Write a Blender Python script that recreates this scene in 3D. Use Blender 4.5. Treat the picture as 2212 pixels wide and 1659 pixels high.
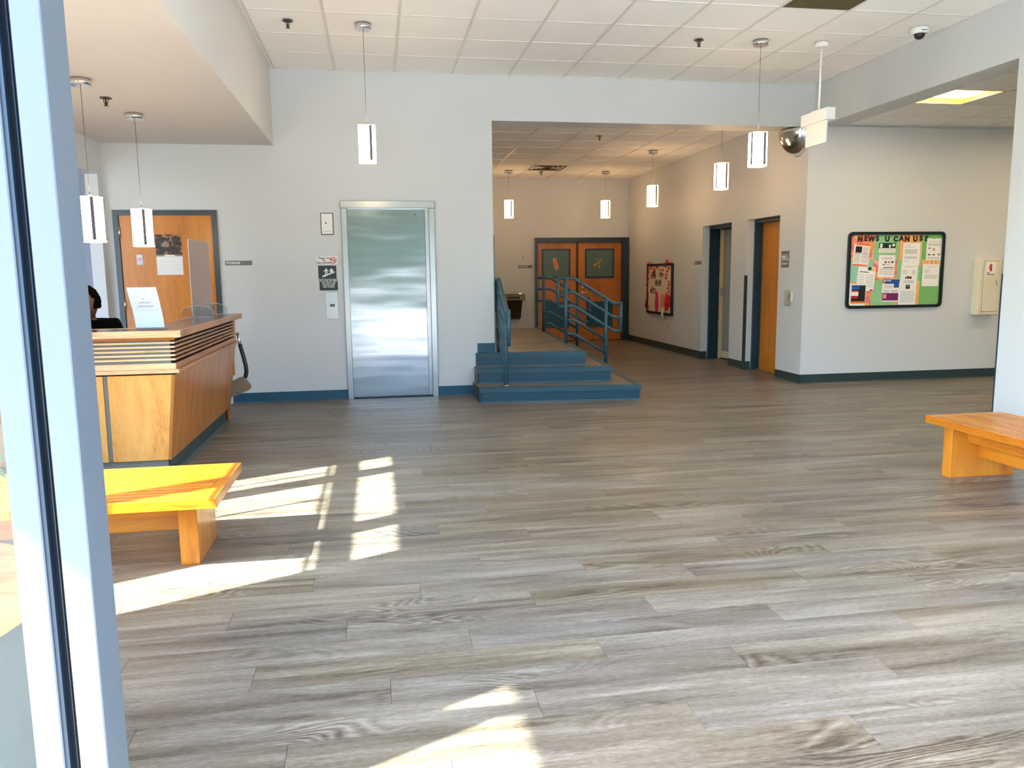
import bpy, bmesh, math, random
from mathutils import Vector, Matrix
for o in list(bpy.data.objects): bpy.data.objects.remove(o)
S = bpy.context.scene
C = S.collection
R = math.radians
PI = math.pi
random.seed(7)

# ------------------------------------------------------------------ camera
cd = bpy.data.cameras.new('camera'); cam = bpy.data.objects.new('camera', cd); C.objects.link(cam)
cd.sensor_fit = 'HORIZONTAL'; cd.sensor_width = 36.0; cd.lens = 36.0 * 1699.05 / 2212.0
cd.clip_start = 0.05; cd.clip_end = 300
yaw, pitch, roll = 0.1674, 0.1394, -0.0118
fwd = Vector((math.sin(yaw) * math.cos(pitch), math.cos(yaw) * math.cos(pitch), -math.sin(pitch)))
rt = Vector((math.cos(yaw), -math.sin(yaw), 0)); up = rt.cross(fwd)
rt2 = rt * math.cos(roll) + up * math.sin(roll); up2 = -rt * math.sin(roll) + up * math.cos(roll)
m = Matrix((rt2, up2, -fwd)).transposed().to_4x4(); m.translation = Vector((0.9623, -8.7398, 1.3495))
cam.matrix_world = m
S.camera = cam

# ------------------------------------------------------------------ sky, sun, exposure
W = bpy.data.worlds.new('world'); S.world = W; W.use_nodes = True
wn = W.node_tree; wn.nodes.clear()
wo = wn.nodes.new('ShaderNodeOutputWorld'); wb = wn.nodes.new('ShaderNodeBackground'); ws = wn.nodes.new('ShaderNodeTexSky')
ws.sky_type = 'NISHITA'; ws.sun_disc = False; ws.sun_elevation = R(40.2); ws.sun_rotation = R(245); ws.air_density = 1.0; ws.dust_density = 1.5
wb.inputs['Strength'].default_value = 1.25
wt = wn.nodes.new('ShaderNodeMix'); wt.data_type = 'RGBA'; wt.blend_type = 'MULTIPLY'; wt.inputs[0].default_value = 1; wt.inputs[7].default_value = (.89, .97, 1.11, 1)
wn.links.new(ws.outputs[0], wt.inputs[6]); wn.links.new(wt.outputs[2], wb.inputs['Color']); wn.links.new(wb.outputs[0], wo.inputs[0])
sd = bpy.data.lights.new('sun', 'SUN'); sd.energy = 27.0; sd.angle = R(0.53); sd.color = (1.0, 0.975, 0.94)
sun = bpy.data.objects.new('sun', sd); C.objects.link(sun)
sun.rotation_euler = Vector((1.07, 0.503, -1.0)).to_track_quat('-Z', 'Y').to_euler()
sun.location = (-12, -12, 12)
S.view_settings.view_transform = 'Standard'; S.view_settings.look = 'None'
S.view_settings.exposure = 0.96; S.view_settings.gamma = 1.0; S.view_settings.use_curve_mapping = False
try:
    S.cycles.max_bounces = 10; S.cycles.diffuse_bounces = 6; S.cycles.glossy_bounces = 4
    S.cycles.transmission_bounces = 8; S.cycles.transparent_max_bounces = 12; S.cycles.caustics_reflective = False; S.cycles.caustics_refractive = False
except Exception: pass

# ------------------------------------------------------------------ materials
def srgb(r, g, b):
    f = lambda c: (c / 255) / 12.92 if c / 255 <= .04045 else ((c / 255 + .055) / 1.055) ** 2.4
    return (f(r), f(g), f(b), 1)
def newmat(name):
    m = bpy.data.materials.new(name); m.use_nodes = True
    return m, m.node_tree, m.node_tree.nodes['Principled BSDF']
def plain(name, col, rough=.5, metal=0, bump=0, bscale=60, var=0, vscale=6, spec=None, stretch=(1, 1, 1)):
    """flat colour with a procedural tone variation and fine bump"""
    m, t, b = newmat(name); n = t.nodes; L = t.links
    b.inputs['Base Color'].default_value = col; b.inputs['Roughness'].default_value = rough; b.inputs['Metallic'].default_value = metal
    if spec is not None: b.inputs['Specular IOR Level'].default_value = spec
    g = n.new('ShaderNodeNewGeometry'); mp = n.new('ShaderNodeMapping'); mp.inputs['Scale'].default_value = stretch
    L.new(g.outputs['Position'], mp.inputs['Vector'])
    if var:
        tx = n.new('ShaderNodeTexNoise'); tx.inputs['Scale'].default_value = vscale; tx.inputs['Detail'].default_value = 4
        L.new(mp.outputs[0], tx.inputs['Vector'])
        mr = n.new('ShaderNodeMapRange'); mr.inputs['To Min'].default_value = 1 - var; mr.inputs['To Max'].default_value = 1 + var
        L.new(tx.outputs['Fac'], mr.inputs['Value'])
        hs = n.new('ShaderNodeHueSaturation'); hs.inputs['Color'].default_value = col
        L.new(mr.outputs[0], hs.inputs['Value']); L.new(hs.outputs[0], b.inputs['Base Color'])
    if bump:
        tb = n.new('ShaderNodeTexNoise'); tb.inputs['Scale'].default_value = bscale; tb.inputs['Detail'].default_value = 3
        L.new(mp.outputs[0], tb.inputs['Vector'])
        bu = n.new('ShaderNodeBump'); bu.inputs['Strength'].default_value = bump; bu.inputs['Distance'].default_value = .004
        L.new(tb.outputs['Fac'], bu.inputs['Height']); L.new(bu.outputs[0], b.inputs['Normal'])
    return m
def wood(name, light, mid, dark, axis='X', rough=.35, scale=1.0, coat=0.15, streak=.68):
    """oak: stretched grain plus cathedral rings, running along AXIS in world space; every object has its own offset"""
    m, t, b = newmat(name); n = t.nodes; L = t.links
    g = n.new('ShaderNodeNewGeometry'); oi = n.new('ShaderNodeObjectInfo')
    ad = n.new('ShaderNodeVectorMath'); ad.operation = 'ADD'
    sc = n.new('ShaderNodeVectorMath'); sc.operation = 'SCALE'; sc.inputs[0].default_value = (17.3, 9.1, 13.7)
    L.new(oi.outputs['Random'], sc.inputs['Scale']); L.new(g.outputs['Position'], ad.inputs[0]); L.new(sc.outputs[0], ad.inputs[1])
    k = {'X': (.12, 1, 1), 'Y': (1, .12, 1), 'Z': (1, 1, .12)}[axis]
    mp = n.new('ShaderNodeMapping'); mp.inputs['Scale'].default_value = [v * scale for v in k]
    L.new(ad.outputs[0], mp.inputs['Vector'])
    fine = n.new('ShaderNodeTexNoise'); fine.inputs['Scale'].default_value = 90; fine.inputs['Detail'].default_value = 5; fine.inputs['Roughness'].default_value = .65
    L.new(mp.outputs[0], fine.inputs['Vector'])
    wv = n.new('ShaderNodeTexNoise'); wv.inputs['Scale'].default_value = 4.5; wv.inputs['Detail'].default_value = 2; wv.inputs['Distortion'].default_value = .3
    L.new(mp.outputs[0], wv.inputs['Vector'])
    mu = n.new('ShaderNodeMath'); mu.operation = 'MULTIPLY'; mu.inputs[1].default_value = 8
    fr = n.new('ShaderNodeMath'); fr.operation = 'PINGPONG'; fr.inputs[1].default_value = 1
    L.new(wv.outputs['Fac'], mu.inputs[0]); L.new(mu.outputs[0], fr.inputs[0])
    mx = n.new('ShaderNodeMix'); mx.data_type = 'FLOAT'; mx.inputs[0].default_value = streak
    L.new(fr.outputs[0], mx.inputs[2]); L.new(fine.outputs['Fac'], mx.inputs[3])
    cr = n.new('ShaderNodeValToRGB'); e = cr.color_ramp.elements
    e[0].position = .18; e[0].color = dark; e[1].position = .8; e[1].color = light
    x = cr.color_ramp.elements.new(.42); x.color = mid
    L.new(mx.outputs[0], cr.inputs[0]); L.new(cr.outputs[0], b.inputs['Base Color'])
    b.inputs['Roughness'].default_value = rough; b.inputs['Coat Weight'].default_value = coat; b.inputs['Coat Roughness'].default_value = .2
    bu = n.new('ShaderNodeBump'); bu.inputs['Strength'].default_value = .12; bu.inputs['Distance'].default_value = .002
    L.new(fine.outputs['Fac'], bu.inputs['Height']); L.new(bu.outputs[0], b.inputs['Normal'])
    return m
def emis(name, col, s):
    m, t, b = newmat(name); b.inputs['Base Color'].default_value = (.8, .8, .8, 1)
    b.inputs['Emission Color'].default_value = col; b.inputs['Emission Strength'].default_value = s; return m
def glass(name, tint=(.93, .97, .96, 1), gloss=.06, rough=0):
    m = bpy.data.materials.new(name); m.use_nodes = True; t = m.node_tree; n = t.nodes; n.clear(); L = t.links
    o = n.new('ShaderNodeOutputMaterial'); a = n.new('ShaderNodeBsdfTransparent'); g = n.new('ShaderNodeBsdfGlossy'); x = n.new('ShaderNodeMixShader'); f = n.new('ShaderNodeLayerWeight')
    a.inputs['Color'].default_value = tint; g.inputs['Roughness'].default_value = rough; f.inputs['Blend'].default_value = .5
    pw = n.new('ShaderNodeMath'); pw.operation = 'POWER'; pw.inputs[1].default_value = 5
    ma = n.new('ShaderNodeMath'); ma.operation = 'MULTIPLY_ADD'; ma.inputs[1].default_value = .8; ma.inputs[2].default_value = .02 + gloss * .5; ma.use_clamp = True
    L.new(f.outputs['Facing'], pw.inputs[0]); L.new(pw.outputs[0], ma.inputs[0]); L.new(ma.outputs[0], x.inputs[0]); L.new(a.outputs[0], x.inputs[1]); L.new(g.outputs[0], x.inputs[2]); L.new(x.outputs[0], o.inputs[0])
    return m
PLW, PLL = .162, 1.22          # floor plank width and length
PLY0 = -5.40 - 40 * PLW        # a seam
def floor_mat():
    m, t, b = newmat('vinyl_plank'); n = t.nodes; L = t.links
    def math_(op, a, bb=None, c=None):
        x = n.new('ShaderNodeMath'); x.operation = op
        for i, v in enumerate((a, bb, c)):
            if v is None: continue
            if isinstance(v, (int, float)): x.inputs[i].default_value = v
            else: L.new(v, x.inputs[i])
        return x.outputs[0]
    g = n.new('ShaderNodeNewGeometry'); sp = n.new('ShaderNodeSeparateXYZ'); L.new(g.outputs['Position'], sp.inputs[0])
    row = math_('FLOOR', math_('DIVIDE', math_('SUBTRACT', sp.outputs['Y'], PLY0), PLW))
    off = math_('MULTIPLY', math_('FRACT', math_('MULTIPLY', row, .377)), PLL)
    col = math_('FLOOR', math_('DIVIDE', math_('ADD', math_('ADD', sp.outputs['X'], 20), off), PLL))
    cb = n.new('ShaderNodeCombineXYZ'); L.new(row, cb.inputs[0]); L.new(col, cb.inputs[1])
    wnz = n.new('ShaderNodeTexWhiteNoise'); wnz.noise_dimensions = '3D'; L.new(cb.outputs[0], wnz.inputs['Vector'])
    sc = n.new('ShaderNodeVectorMath'); sc.operation = 'SCALE'; sc.inputs['Scale'].default_value = 37; L.new(wnz.outputs['Color'], sc.inputs[0])
    ad = n.new('ShaderNodeVectorMath'); L.new(g.outputs['Position'], ad.inputs[0]); L.new(sc.outputs[0], ad.inputs[1])
    def noise(scale3, s, d, dist=0, rough=.6):
        mp = n.new('ShaderNodeMapping'); mp.inputs['Scale'].default_value = scale3; L.new(ad.outputs[0], mp.inputs['Vector'])
        tx = n.new('ShaderNodeTexNoise'); tx.inputs['Scale'].default_value = s; tx.inputs['Detail'].default_value = d; tx.inputs['Distortion'].default_value = dist; tx.inputs['Roughness'].default_value = rough
        L.new(mp.outputs[0], tx.inputs['Vector']); return tx.outputs['Fac']
    big = noise((.16, 1.8, 1), 5.0, 5, .5, .6)       # long soft dark streaks
    mid = noise((.10, 1.6, 1), 22, 5, .4, .7)        # grain lines
    fine = noise((.22, 1, 1), 170, 3, 0, .6)         # pores
    ring = noise((.35, 1.5, 1), 3.2, 1.5, .5, .5)
    rings = math_('PINGPONG', math_('MULTIPLY', ring, 44), 1)
    cr = n.new('ShaderNodeValToRGB'); e = cr.color_ramp.elements
    e[0].position = .32; e[0].color = srgb(66, 58, 49); e[1].position = .66; e[1].color = srgb(152, 142, 126)
    x = e.new(.42); x.color = srgb(100, 90, 76); x = e.new(.53); x.color = srgb(123, 113, 98)
    v = math_('ADD', math_('MULTIPLY', big, .62), math_('MULTIPLY', mid, .38))
    v = math_('ADD', v, math_('MULTIPLY', math_('SUBTRACT', fine, .5), .34))
    msk = noise((.5, 1.3, 1), 2.2, 1, 0, .5)
    mk = n.new('ShaderNodeMapRange'); mk.inputs['From Min'].default_value = .54; mk.inputs['From Max'].default_value = .68; L.new(msk, mk.inputs['Value'])
    v = math_('ADD', v, math_('MULTIPLY', math_('MULTIPLY', math_('SUBTRACT', rings, .62), mk.outputs[0]), .20))
    L.new(v, cr.inputs[0])
    hs = n.new('ShaderNodeHueSaturation'); L.new(cr.outputs[0], hs.inputs['Color'])
    spc = n.new('ShaderNodeSeparateColor'); L.new(wnz.outputs['Color'], spc.inputs[0])
    mr = n.new('ShaderNodeMapRange'); mr.inputs['To Min'].default_value = .92; mr.inputs['To Max'].default_value = 1.07; L.new(spc.outputs[0], mr.inputs['Value'])
    mr2 = n.new('ShaderNodeMapRange'); mr2.inputs['To Min'].default_value = .82; mr2.inputs['To Max'].default_value = 1.2; L.new(spc.outputs[1], mr2.inputs['Value'])
    L.new(mr.outputs[0], hs.inputs['Value']); L.new(mr2.outputs[0], hs.inputs['Saturation'])
    L.new(hs.outputs[0], b.inputs['Base Color'])
    rr = n.new('ShaderNodeMapRange'); rr.inputs['To Min'].default_value = .30; rr.inputs['To Max'].default_value = .50; L.new(mid, rr.inputs['Value']); L.new(rr.outputs[0], b.inputs['Roughness'])
    bu = n.new('ShaderNodeBump'); bu.inputs['Strength'].default_value = .12; bu.inputs['Distance'].default_value = .002
    L.new(mid, bu.inputs['Height']); L.new(bu.outputs[0], b.inputs['Normal'])
    return m
def steel_wavy():
    m, t, b = newmat('brushed_steel_door'); n = t.nodes; L = t.links
    b.inputs['Base Color'].default_value = srgb(166, 171, 173); b.inputs['Metallic'].default_value = 1; b.inputs['Roughness'].default_value = .17
    g = n.new('ShaderNodeNewGeometry'); mp = n.new('ShaderNodeMapping'); mp.inputs['Scale'].default_value = (.4, 1, 1.7); L.new(g.outputs['Position'], mp.inputs['Vector'])
    tx = n.new('ShaderNodeTexNoise'); tx.inputs['Scale'].default_value = 1.6; tx.inputs['Detail'].default_value = 2; L.new(mp.outputs[0], tx.inputs['Vector'])
    mp2 = n.new('ShaderNodeMapping'); mp2.inputs['Scale'].default_value = (2, 1, 300); L.new(g.outputs['Position'], mp2.inputs['Vector'])
    t2 = n.new('ShaderNodeTexNoise'); t2.inputs['Scale'].default_value = 1; L.new(mp2.outputs[0], t2.inputs['Vector'])
    b1 = n.new('ShaderNodeBump'); b1.inputs['Strength'].default_value = 1; b1.inputs['Distance'].default_value = .013; L.new(tx.outputs['Fac'], b1.inputs['Height'])
    b2 = n.new('ShaderNodeBump'); b2.inputs['Strength'].default_value = .25; b2.inputs['Distance'].default_value = .0006; L.new(t2.outputs['Fac'], b2.inputs['Height'])
    L.new(b1.outputs[0], b2.inputs['Normal']); L.new(b2.outputs[0], b.inputs['Normal'])
    return m
M = {}
M['wall'] = plain('wall_paint', srgb(208, 212, 214), .5, bump=.05, bscale=120, var=.02, vscale=.8)
M['tile'] = plain('ceiling_tile', srgb(248, 246, 242), .9, bump=.35, bscale=230, var=.03, vscale=60)
M['tbar'] = plain('ceiling_tbar', srgb(222, 219, 212), .45, bump=.02)
M['soffit'] = plain('soffit_paint', srgb(214, 211, 206), .7, bump=.04, bscale=120, var=.02)
M['floor'] = floor_mat()
M['sub'] = plain('subfloor', srgb(60, 58, 55), .9, var=.1)
M['concrete'] = plain('concrete', srgb(192, 189, 182), .85, bump=.3, bscale=30, var=.1, vscale=2)
M['base'] = plain('teal_rubber_base', srgb(30, 78, 100), .4, bump=.05, var=.05, vscale=3)
M['basedark'] = plain('grey_green_rubber_base', srgb(44, 62, 64), .42, bump=.05, var=.05, vscale=3)
M['teal'] = plain('teal_enamel', srgb(34, 82, 106), .3, bump=.05, bscale=90, var=.05, vscale=8)
M['tealrail'] = plain('teal_rail_paint', srgb(54, 94, 112), .32, bump=.06, bscale=70, var=.07, vscale=14)
M['tealriser'] = plain('teal_riser_rubber', srgb(26, 66, 84), .4, bump=.08, bscale=20, var=.08, vscale=5)
M['tealnose'] = plain('teal_nosing_rubber', srgb(38, 78, 92), .45, bump=.25, bscale=160, var=.06, vscale=6)
M['darkframe'] = plain('slate_door_frame', srgb(50, 66, 76), .35, bump=.04, var=.04)
M['navyframe'] = plain('navy_frame_enamel', srgb(28, 52, 70), .3, bump=.04, var=.04)
M['steel'] = steel_wavy()
M['steelf'] = plain('satin_steel', srgb(178, 180, 178), .28, 1, bump=.05, bscale=200, var=.04, stretch=(1, 1, .05))
M['chrome'] = plain('chrome', srgb(225, 225, 225), .12, 1, var=.02)
M['alu'] = plain('anodised_aluminium', srgb(74, 84, 92), .5, 0, bump=.02, bscale=160, var=.03, vscale=3)
M['gasket'] = plain('black_gasket', srgb(8, 10, 14), .7, var=.1, spec=.2)
M['gasketblue'] = plain('blue_grey_gasket_lip', srgb(12, 34, 48), .5, 0, var=.1)
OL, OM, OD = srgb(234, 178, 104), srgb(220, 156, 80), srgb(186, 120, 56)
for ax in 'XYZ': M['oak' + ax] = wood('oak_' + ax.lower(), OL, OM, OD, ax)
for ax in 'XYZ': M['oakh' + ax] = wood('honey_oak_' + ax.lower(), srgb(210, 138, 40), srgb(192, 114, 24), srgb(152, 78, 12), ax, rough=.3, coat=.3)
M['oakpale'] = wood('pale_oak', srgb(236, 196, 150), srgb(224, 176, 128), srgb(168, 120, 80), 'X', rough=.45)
M['oakpale_shaded'] = wood('pale_oak_shaded', srgb(200, 142, 92), srgb(176, 118, 72), srgb(120, 74, 40), 'Y', rough=.4)  # same pale oak, shade of the counter side put into darker tones
M['doorw'] = wood('oak_door_veneer', srgb(212, 138, 34), srgb(202, 122, 24), srgb(168, 94, 14), 'Z', rough=.35, scale=.7, streak=.72)
M['doorc'] = wood('cherry_door_veneer', srgb(200, 124, 52), srgb(188, 108, 40), srgb(144, 74, 24), 'Z', rough=.3, scale=.8, streak=.72)
M['carpet'] = plain('grey_carpet_strip', srgb(122, 122, 112), .95, bump=1, bscale=260, var=.35, vscale=190)
M['dark'] = plain('recess_shade', srgb(20, 12, 10), .8, var=.2)  # near-black standing in for shade inside gaps and recesses
M['lam'] = plain('plum_laminate', srgb(92, 82, 92), .18, var=.04, vscale=40)
M['paper'] = plain('white_paper', srgb(240, 240, 238), .7, var=.02)
M['sheet'] = plain('bluish_paper', srgb(206, 222, 244), .6, var=.03, vscale=8)
M['ink'] = plain('black_ink', srgb(22, 22, 24), .6, var=.1)
M['greyink'] = plain('grey_ink', srgb(128, 126, 128), .7, var=.1)
M['faint'] = plain('faint_ink', srgb(172, 184, 208), .7, var=.05)
M['oliveleaf'] = plain('olive_gold_leaf', srgb(176, 156, 48), .6, var=.2, vscale=40)
M['white'] = plain('white_enamel', srgb(238, 238, 234), .4, var=.02)
M['offwhite'] = plain('cream_plastic', srgb(226, 218, 196), .45, var=.03)
M['signgrey'] = plain('grey_sign_plastic', srgb(110, 112, 112), .45, var=.03)
M['signwhite'] = plain('sign_lettering_white', srgb(235, 235, 232), .5, var=.02)
M['signgreen'] = plain('dark_green_sign', srgb(16, 48, 48), .4, var=.06)
M['red'] = plain('sign_red', srgb(200, 34, 50), .45, var=.04)
M['black'] = plain('black_plastic', srgb(18, 18, 20), .35, var=.1)
M['boardframe'] = plain('blue_black_frame', srgb(14, 32, 42), .35, var=.08)
M['green'] = plain('green_paper', srgb(146, 200, 148), .8, var=.18, vscale=30)
M['green2'] = plain('leaf_green_paper', srgb(122, 186, 108), .8, var=.15, vscale=40)
M['mint'] = plain('mint_paper', srgb(150, 206, 180), .8, var=.12, vscale=60)
M['orange'] = plain('orange_print', srgb(236, 118, 44), .6, var=.06)
M['blue'] = plain('blue_print', srgb(38, 84, 160), .6, var=.12, vscale=30)
M['purple'] = plain('purple_print', srgb(124, 28, 104), .6, var=.12, vscale=30)
M['yellow'] = plain('yellow_print', srgb(236, 186, 60), .6, var=.06)
M['pinkp'] = plain('salmon_print', srgb(232, 150, 140), .6, var=.1)
M['darkgreen'] = plain('forest_print', srgb(22, 72, 48), .6, var=.2, vscale=40)
M['bronze'] = plain('bronze_steel', srgb(120, 96, 62), .32, .85, bump=.05, var=.08)
M['bronzed'] = plain('dark_bronze_panel', srgb(70, 52, 28), .45, .5, bump=.05, var=.12)
M['grille'] = plain('tan_grille', srgb(112, 98, 66), .6, .3, var=.2, vscale=60)
M['lamp'] = emis('lit_lamp_glass', (1.0, .60, .29, 1), 11.0)
M['lampw'] = emis('lit_lobby_lamp_glass', (1.0, .78, .54, 1), 10.0)
M['tube'] = emis('lit_troffer_tube', (1.0, .80, .50, 1), 9.0)
M['troff'] = plain('yellow_lit_troffer_pan', srgb(250, 214, 130), .5, var=.03)
M['lampstrip'] = plain('lamp_metal_strip', srgb(96, 92, 96), .5, 0, var=.03)
M['acrylic'] = glass('clear_acrylic', (.90, .93, .95, 1), .10, .02)
M['acryledge'] = plain('acrylic_edge', srgb(210, 222, 230), .25, var=.03)
M['reflhaze'] = glass('reflection_haze_acrylic', (.80, .76, .74, 1), .38, .32)  # clear acrylic; reflected haze imitated by tint and blurred gloss
M['glass'] = glass('window_glass', gloss=.02)
M['doorglass'] = plain('dark_green_door_glass', srgb(86, 112, 106), .25, 0, var=.12, vscale=3)
M['kick'] = plain('dark_teal_kick_plate', srgb(26, 84, 104), .3, .1, var=.1)
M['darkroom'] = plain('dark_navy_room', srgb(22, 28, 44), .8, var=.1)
M['greyleaf'] = plain('grey_door_face', srgb(150, 156, 158), .5, var=.03)
M['walldaylit'] = plain('daylit_blue_wall', srgb(166, 171, 186), .7, var=.02)  # bluish daylight put into the passage wall's colour
M['skin'] = plain('brown_skin', srgb(112, 68, 46), .5, bump=.1, bscale=80, var=.08, vscale=9)
M['hair'] = plain('black_curly_hair', srgb(8, 6, 6), .95, bump=1, bscale=120, var=.3, vscale=80, spec=.05)
M['shirt'] = plain('black_cotton', srgb(8, 8, 10), .95, bump=.4, bscale=220, var=.15, vscale=30, spec=.05)
M['eye'] = plain('eye_white', srgb(225, 222, 215), .3, var=.02)
M['tan'] = plain('tan_plastic', srgb(146, 122, 98), .5, bump=.08, bscale=60, var=.06, vscale=14)
M['leaf'] = plain('green_leaf', srgb(58, 128, 58), .4, bump=.1, var=.25, vscale=12)
M['pot'] = plain('charcoal_pot', srgb(58, 60, 64), .5, var=.1)
M['soil'] = plain('potting_soil', srgb(52, 36, 26), .95, bump=1, bscale=90, var=.3, vscale=60)
M['tealchair'] = plain('teal_laminate', srgb(12, 66, 72), .4, var=.1, vscale=3)
M['grass'] = plain('lawn', srgb(92, 118, 58), .95, bump=1, bscale=50, var=.25, vscale=1.5)
M['hedge'] = plain('hedge_leaf', srgb(52, 82, 42), .9, bump=1, bscale=20, var=.4, vscale=7)
M['asphalt'] = plain('asphalt', srgb(88, 90, 92), .9, bump=.5, bscale=60, var=.1, vscale=3)
M['brick'] = plain('buff_masonry', srgb(170, 150, 128), .85, bump=.6, bscale=25, var=.15, vscale=6)
def pattern(name, kind):
    m, t, b = newmat(name); n = t.nodes; L = t.links
    g = n.new('ShaderNodeNewGeometry'); cr = n.new('ShaderNodeValToRGB'); cr.color_ramp.interpolation = 'CONSTANT'
    e = cr.color_ramp.elements
    if kind == 'floral':
        tx = n.new('ShaderNodeTexVoronoi'); tx.inputs['Scale'].default_value = 22; L.new(g.outputs['Position'], tx.inputs['Vector'])
        sp = n.new('ShaderNodeSeparateColor'); L.new(tx.outputs['Color'], sp.inputs[0]); L.new(sp.outputs[0], cr.inputs[0])
        cols = [(0, srgb(240, 150, 110)), (.3, srgb(232, 116, 130)), (.5, srgb(244, 176, 84)), (.68, srgb(222, 196, 150)), (.84, srgb(236, 110, 66))]
    else:
        mp = n.new('ShaderNodeMapping'); mp.inputs['Scale'].default_value = (1, 1, .01); L.new(g.outputs['Position'], mp.inputs['Vector'])
        tx = n.new('ShaderNodeTexNoise'); tx.inputs['Scale'].default_value = 45; tx.inputs['Detail'].default_value = 1; L.new(mp.outputs[0], tx.inputs['Vector']); L.new(tx.outputs['Fac'], cr.inputs[0])
        cols = [(0, srgb(236, 110, 60)), (.38, srgb(246, 186, 96)), (.46, srgb(190, 196, 120)), (.52, srgb(240, 150, 100)), (.6, srgb(244, 214, 150))]
    e[0].position, e[0].color = cols[0]; e[1].position, e[1].color = cols[1]
    for p_, c_ in cols[2:]: x = e.new(p_); x.color = c_
    L.new(cr.outputs[0], b.inputs['Base Color']); b.inputs['Roughness'].default_value = .8
    return m
M['floral'] = pattern('floral_paper', 'floral'); M['stripe'] = pattern('striped_paper', 'stripe')
def picture_mat():
    m, t, b = newmat('night_village_print'); n = t.nodes; L = t.links
    g = n.new('ShaderNodeNewGeometry'); tx = n.new('ShaderNodeTexNoise'); tx.inputs['Scale'].default_value = 16; tx.inputs['Detail'].default_value = 6; tx.inputs['Distortion'].default_value = 1
    L.new(g.outputs['Position'], tx.inputs['Vector']); cr = n.new('ShaderNodeValToRGB'); e = cr.color_ramp.elements
    e[0].position = .45; e[0].color = srgb(24, 24, 20); e[1].position = .72; e[1].color = srgb(214, 150, 70)
    x = e.new(.57); x.color = srgb(74, 52, 28)
    L.new(tx.outputs['Fac'], cr.inputs[0]); L.new(cr.outputs[0], b.inputs['Base Color']); return m
M['picture'] = picture_mat()

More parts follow.
